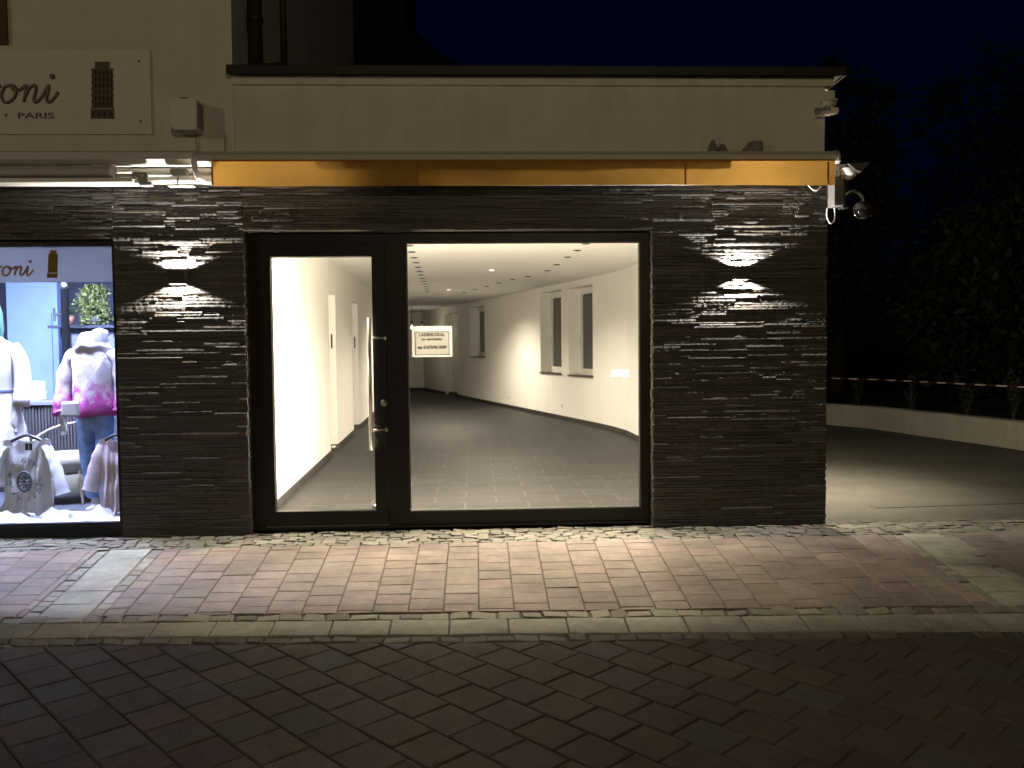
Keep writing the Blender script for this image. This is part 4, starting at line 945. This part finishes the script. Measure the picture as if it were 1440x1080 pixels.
m = MB(); m.tube([(-4.41, 2.2, .1), (-4.41, 2.2, 2.22)], .04, 16); m.build("pole", mat("black_stand_paint", (.004, .004, .005), .9, spec=.1), pl, True)
m = MB(); m.lathe([(.0001, .0), (.03, .005), (.042, .035), (.03, .07), (.0001, .08)], (-4.41, 2.2, 2.22), 16); m.build("finial", steel, pl, True)
m = MB(); m.tube([(-4.41, 2.2, 1.95), (-4.50, 2.15, 1.95)], .014, 8); m.tube([(-4.50, 2.15, 1.88), (-4.50, 2.15, 2.02)], .012, 8); m.build("peg", plastic_dark, pl)
m = MB(); m.lathe([(.22, 0), (.22, .02), (.05, .04), (.03, .06)], (-4.41, 2.2, .1), 24); m.build("base_plate", plastic_dark, pl)
mr_ = thing("standing_mirror", "dark framed mirror standing behind the sweater mannequin", "mirror", (-4.3, 2.6, .1))
m = MB(); m.box(-4.60, -4.55, 2.6, 2.66, .1, 1.75); m.box(-4.05, -3.99, 2.6, 2.66, .1, 1.75); m.box(-4.60, -3.99, 2.6, 2.66, 1.75, 1.81); m.box(-4.55, -4.05, 2.6, 2.66, .1, .16); m.build("frame", disp_dark, mr_)
MB().box(-4.55, -4.05, 2.62, 2.64, .16, 1.75).build("mirror_glass", mat("mirror_glass", (.5, .55, .65), .15, metal=.6), mr_)
sh_ = MB(); sh_.box(-4.75, -3.8, 2.5, 2.95, 1.815, 1.845); sh_.box(-4.70, -4.66, 2.68, 3.6, 1.70, 1.815); sh_.box(-3.88, -3.84, 2.68, 3.6, 1.70, 1.815); sh_.build("wall_shelf", disp_dark, None, False, "dark wall shelf above the mirror carrying two plants", "shelf")
gt = thing("bushy_plant", "dense mottled yellow-green bushy plant on the wall shelf at the display's upper right", "plant", (-4.32, 2.68, 1.85))
m = MB(); m.lathe([(.0, 0), (.09, 0), (.11, .10), (.10, .10), (.09, .08), (0, .08)], (-4.32, 2.68, 1.846), 18); m.build("pot", mat("dark_pot", (.05, .05, .06), .6), gt, True)
m = MB(); rg = random.Random(9)
for k in range(2600):
    a = rg.uniform(0, 6.283); q = rg.random()**.5; zz = rg.uniform(0, 1); w_ = (.19 if zz < .7 else .19*math.sqrt(max(0, 1-((zz-.7)/.32)**2)))*(.85+.2*math.sin(a*3+zz*7))
    p = Vector((-4.32+w_*q*math.cos(a), 2.68+.8*w_*q*math.sin(a), 1.87+.43*zz)); d = Vector((rg.gauss(0, 1), rg.gauss(0, 1)-.6, rg.gauss(0, 1)-.4)).normalized(); s_ = d.cross(Vector((rg.gauss(0, 1), rg.gauss(0, 1), rg.gauss(0, 1)))).normalized(); L = rg.uniform(.022, .045)
    tn = rg.uniform(.5, 1.3)*(.45 if math.sin(p.x*40+p.z*31)+math.sin(p.z*47-p.x*23) < -.9 else 1)
    m.face([p, p+d*L*.5+s_*L*.35, p+d*L, p+d*L*.5-s_*L*.35], 0, (.20*tn, .24*tn, .075*tn))
m.build("leaves", mat("yellow_green_leaf", (.15, .2, .06), .6, attr="col"), gt)
pp = thing("pot_plant", "small leafy plant in a terracotta pot on the shelf left of the bushy one", "plant", (-4.58, 2.62, 1.85))
m = MB(); m.lathe([(.0, 0), (.05, 0), (.07, .11), (.065, .11), (.06, .10), (0, .10)], (-4.58, 2.62, 1.846), 16); m.build("pot", mat("terracotta", (.30, .14, .09), .8), pp, True)
m = MB(); rg = random.Random(4)
for k in range(46):
    a = rg.uniform(0, 6.28); e = rg.uniform(.3, 1.4); L = rg.uniform(.06, .13); p = Vector((-4.58, 2.62, 1.95)); d = Vector((math.cos(a)*math.cos(e), math.sin(a)*math.cos(e), math.sin(e))); s_ = d.cross(Vector((0, 0, 1))).normalized()*.018
    m.face([p+d*L*.4, p+d*L*.7+s_, p+d*L*1.1, p+d*L*.7-s_])
m.build("leaves", mat("houseplant_leaf", (.06, .14, .04), .5), pp)
tc_ = thing("tub_chair", "beige tub chair with curved back rail behind the printed shirt", "chair", (-3.975, 1.25, .1))
m = MB(); m.lathe([(.0, .30), (.24, .30), (.27, .38), (.27, .44), (.24, .47), (.0, .48)], (-3.97, 1.25, .1), 24); m.build("seat", mat("beige_upholstery", (.42, .38, .28), .9), tc_, True)
m = MB(); m.lathe([(.26, .10), (.27, .28), (.25, .29), (.0, .29)], (-3.97, 1.25, .1), 24); m.build("shell", mat("olive_beige", (.24, .22, .15), .8), tc_, True)
m = MB(); m.tube([(-3.97+.30*math.cos(a), 1.25+.30*math.sin(a), .1+.62+.12*math.sin(a)) for a in np.linspace(-.5, math.pi+.5, 20)], .015, 10); m.build("back_rail", mat("bent_wood", (.20, .165, .12), .5), tc_, True)
for (sx, sy) in ((-1,-1),(1,-1),(-1,1),(1,1)): m = MB(); m.tube([(-3.97+sx*.17, 1.25+sy*.17, .42), (-3.97+sx*.23, 1.25+sy*.23, .1)], [.018, .012], 8); m.build("leg", MATS["bent_wood"], tc_)

# ------------------------------------------------------------------ low wall, bed, barrier, plants
lw = [(5.3, 12.2), (6.0, 10.6), (6.74, 8.8), (7.17, 7.95), (7.43, 6.6), (7.66, 5.54), (7.82, 4.4), (7.95, 2.5), (8.0, -1), (8.0, -6)]
def ribbon(m, pts, off0, off1, z0, z1):
    P = [Vector(p) for p in pts]; N = []
    for i in range(len(P)):
        d = (P[min(i+1, len(P)-1)]-P[max(i-1, 0)]).normalized(); N.append(Vector((-d.y, d.x)))
    vs = []
    for p, n in zip(P, N):
        for (o, z) in ((off0, z0), (off1, z0), (off1, z1), (off0, z1)): vs.append((p.x+n.x*o, p.y+n.y*o, z))
    fs = []
    for i in range(len(P)-1):
        for k in range(4): fs.append((i*4+k, (i+1)*4+k, (i+1)*4+(k+1)%4, i*4+(k+1)%4))
    fs += [(0,1,2,3), tuple(len(vs)-4+k for k in (3,2,1,0))]; m.mesh(vs, fs)
lwp = [tuple(p) for p in smooth_pts([(a, b_, 0) for a, b_ in lw], 5)]; lwp = [(p[0], p[1]) for p in lwp]
m = MB(); ribbon(m, lwp, 0, .26, -.05, .395); gw = m.build("garden_wall", render_wall, None, False, "low curved cream garden wall along the alley", "wall")
m = MB(); ribbon(m, lwp, .27, 9, -.05, .30); m.build("planting_bed", soil, kind="structure")
bt = thing("barrier_tape", "red and white barrier band stretched on thin posts behind the low wall", "barrier", (8.2, 7, .3))
P_ = [Vector((a, b_, .87)) for a, b_ in lwp]; m = MB(); NB = []
for i in range(len(P_)): 
    d = (P_[min(i+1, len(P_)-1)]-P_[max(i-1, 0)]).normalized(); NB.append(P_[i]+Vector((-d.y, d.x, 0))*.5)
acc = [0]
for a, b_ in zip(NB, NB[1:]): acc.append(acc[-1]+(b_-a).length)
def at(s):
    for i in range(len(acc)-1):
        if acc[i+1] >= s: t = (s-acc[i])/(acc[i+1]-acc[i]); return NB[i].lerp(NB[i+1], t)
    return NB[-1]
s = 0; k = 0
while s < acc[-1]-.3:
    a, b_ = at(s), at(s+.21); d = (b_-a).normalized(); n = Vector((-d.y, d.x, 0))*.008
    m.mesh([a-n+Vector((0,0,-.012)), b_-n+Vector((0,0,-.012)), b_-n+Vector((0,0,.012)), a-n+Vector((0,0,.012)), a+n+Vector((0,0,-.012)), b_+n+Vector((0,0,-.012)), b_+n+Vector((0,0,.012)), a+n+Vector((0,0,.012))], [(0,1,2,3),(7,6,5,4),(3,2,6,7),(0,4,5,1)], k % 2); s += .21; k += 1
m.build("band", [mat("white_band", (.75, .74, .72), .5), mat("red_band", (.12, .018, .016), .5)], bt)
for q in (1.2, 5.2, 9.2, 13): p = at(q); m = MB(); m.tube([(p.x+.03, p.y, .25), (p.x+.03, p.y, .95)], .015, 8); m.build("post", dark_metal, bt)
leaf_d = mat("dark_leaf", (.026, .034, .018), .7, var=.35, scale=3)
leaf_p = mat("bed_plant_leaf", (.11, .12, .055), .6, var=.3, scale=5)
bark = mat("tree_bark", (.06, .045, .03), .9, var=.3, bump=.5)
def plant(x, y, h, n, seed, label, thin=1):
    t = thing("bed_plant", label, "plant", (x, y, .3), "plants in the bed behind the low wall"); rg = random.Random(seed); m = MB(); st = MB()
    for k in range(n):
        a = rg.uniform(0, 6.28); lean = rg.uniform(.05, .45); H_ = h*rg.uniform(.6, 1.1); pts = [(x+math.cos(a)*lean*H_*u**1.6, y+math.sin(a)*lean*H_*u**1.6, .29+H_*u*(1-.15*u*lean)) for u in (0, .35, .7, 1)]
        st.tube(pts, [.007, .006, .004, .002], 5)
        for q in range(13):
            u = rg.uniform(.25, 1); p = Vector((x+math.cos(a)*lean*H_*u**1.6, y+math.sin(a)*lean*H_*u**1.6, .3+H_*u)); b_ = rg.uniform(0, 6.28); d = Vector((math.cos(b_), math.sin(b_), rg.uniform(-.5, .6))).normalized(); s_ = d.cross(Vector((0, 0, 1))).normalized()*.022*thin; L = rg.uniform(.08, .16)
            m.face([p, p+d*L*.5+s_, p+d*L, p+d*L*.5-s_])
    st.build("stem", leaf_p, t); m.build("leaves", leaf_p, t)
for a in ((8.0, 8.0, .75, 11, 1, "tall arching plant in the bed, first from the shop corner"), (8.55, 7.2, .55, 14, 2, "low bushy plant in the bed behind the barrier, second from the shop corner"), (8.6, 6.0, .8, 16, 3, "broad bushy plant in the bed rising above the barrier band"), (8.7, 4.9, .9, 15, 4, "tallest bed plant at the photo's right edge"), (7.6, 9.3, .6, 12, 5, "dim small plant in the bed nearest the shop corner")): plant(*a)

def crown_mesh(m, c, rad, nclump, nleaf, seed, lsize=.16):
    rg = np.random.RandomState(seed); c = np.array(c)
    for k in range(nclump):
        d = rg.normal(size=3); d /= np.linalg.norm(d); q = c + d*np.array(rad)*rg.uniform(.35, 1.0)**.6; cr = rg.uniform(.35, .9)*min(rad)*.36
        pts = q + rg.normal(size=(nleaf, 3))*cr*.55
        dirs = rg.normal(size=(nleaf, 3)); dirs /= np.linalg.norm(dirs, axis=1)[:, None]
        up = rg.normal(size=(nleaf, 3)); s_ = np.cross(dirs, up); s_ /= np.linalg.norm(s_, axis=1)[:, None]
        L = lsize*rg.uniform(.6, 1.4, nleaf)[:, None]
        A = pts - dirs*L; B = pts + s_*L*.45; C_ = pts + dirs*L; D = pts - s_*L*.45
        for i in range(nleaf): m.face([tuple(A[i]), tuple(B[i]), tuple(C_[i]), tuple(D[i])])
def tree(x, y, h, rad, seed, label, base=.3):
    t = thing("tree", label, "tree", (x, y, 0), "dark trees beyond the alley"); rg = random.Random(seed); m = MB()
    m.tube([(x, y, -.05), (x+.1, y, h*.25), (x-.05, y+.1, h*.55), (x, y, h*.9)], [.26, .2, .13, .04], 10)
    for k in range(9):
        a = rg.uniform(0, 6.28); z = h*rg.uniform(.28, .7); L = rad*rg.uniform(.5, .9); m.tube([(x, y, z), (x+math.cos(a)*L*.5, y+math.sin(a)*L*.5, z+L*.35), (x+math.cos(a)*L, y+math.sin(a)*L, z+L*.6)], [.09, .055, .02], 7)
    m.build("trunk", bark, t); m = MB(); zc = h*(1+base)/2; crown_mesh(m, (x, y, zc), (rad, rad, h*(1-base)/2), 110, 150, seed, .105); m.build("crown", leaf_d, t)
for a in ((10.7, 17.5, 9.6, 1.9, 11, "dark tree rising close behind the shop's right corner", .12), (18.3, 20.5, 11.8, 3.9, 12, "tallest dark tree at the photo's right edge", .05), (13.7, 15.0, 4.7, 2.4, 13, "shorter dark tree filling the gap between the two tall trees", .05), (12.2, 11.0, 4.6, 2.4, 16, "dark bushy tree close behind the bed, lowest of the group", .05), (8.4, 18.5, 6.5, 2.6, 14, "dark tree mostly hidden behind the shop's side wall", .05), (21.5, 17.0, 10.0, 4.2, 15, "dark tree cut off by the right edge of the photo", .05)): tree(*a)

# dark neighbouring house behind the flat roof
nh = thing("gabled_house", "dark steep-gabled house looming behind the flat roof", "house", (-5, 29, 0))
m = MB(); m.box(-11, -2.62, 26, 34, -.05, 22); m.box(-2.62, -.75, 26.2, 34, -.05, 12.3); m.build("wall", mat("dark_house_render", (.03, .027, .024), .9, var=.1), nh)
m = MB(); m.prism([(-2.62, 12.3), (-.45, 12.3), (-.55, 12.45), (-2.62, 14.0)], 25.8, 34.4); m.build("lean_to_roof", zinc, nh); m = MB(); m.prism([(-11.8, 22), (-2.3, 22), (-7, 27)], 25.6, 34.4); m.build("roof", mat("dark_roof_tile", (.02, .018, .016), .8, var=.2, bump=.4, bscale=12), nh)

# ------------------------------------------------------------------ street lamp to the right, outside the picture
sl = thing("street_lamp", "tall street lamp across the square, right of the photographer", "street lamp", (13, -11, 0), "street lamps behind the photographer")
m = MB(); m.tube([(13, -11, -.05), (13, -11, .9), (13, -11, 4.4)], [.09, .06, .045], 12); m.build("post", dark_metal, sl, True)
m = MB(); m.lathe([(.30, 4.78), (.26, 4.86), (.05, 4.95), (.0001, 4.97)], (13, -11, 0), 20); m.lathe([(.05, 4.38), (.12, 4.42), (.12, 4.44)], (13, -11, 0), 20); m.build("hood", dark_metal, sl, True)
m = MB(); m.lathe([(.10, 4.44), (.19, 4.60), (.20, 4.77)], (13, -11, 0), 20); m.build("lantern_glass", glass, sl, True)
light("lamp_light", 'POINT', (13, -11, 4.62), 640, (1, .80, .50), sl, shadow_soft_size=.08)
sl.location = (1.8, -13, 0)
copy_thing(sl, (-13, -12, .4), 0, "tall street lamp across the square, left of the photographer")
for ch in list(bpy.data.objects):
    if ch.type == 'LIGHT' and ch.parent and ch.parent.name.startswith("street_lamp.") : ch.data = ch.data.copy(); ch.data.energy = 580
# unseen showcase and lit box across the street, added for their shop glass reflections
lc = thing("lit_showcase", "small lit showcase on a post across the street behind the photographer", "showcase", (3.34, -12, 0))
m = MB(); m.tube([(3.34, -12.06, -.05), (3.34, -12.06, .82)], .03, 10); m.box(3.10, 3.58, -12.12, -12.0, .80, 1.03); m.build("case", dark_metal, lc)
MB().box(3.135, 3.545, -11.999, -11.99, .84, 1.0).build("lit_panel", mat("lit_case_panel", (1, 1, 1), .5, emit=(1, .93, .8), es=16), lc)
ls = thing("lit_reflection_box", "tiny lit box, added for its reflection, across the street behind the photographer", "sign", (1.18, -12, 0))
m = MB(); m.tube([(1.18, -12.06, -.05), (1.18, -12.06, 1.3)], .025, 10); m.box(1.11, 1.25, -12.1, -12.0, 1.30, 1.44); m.build("case", dark_metal, ls)
MB().box(1.135, 1.225, -11.999, -11.99, 1.325, 1.415).build("lit_panel", MATS["lit_case_panel"], ls)
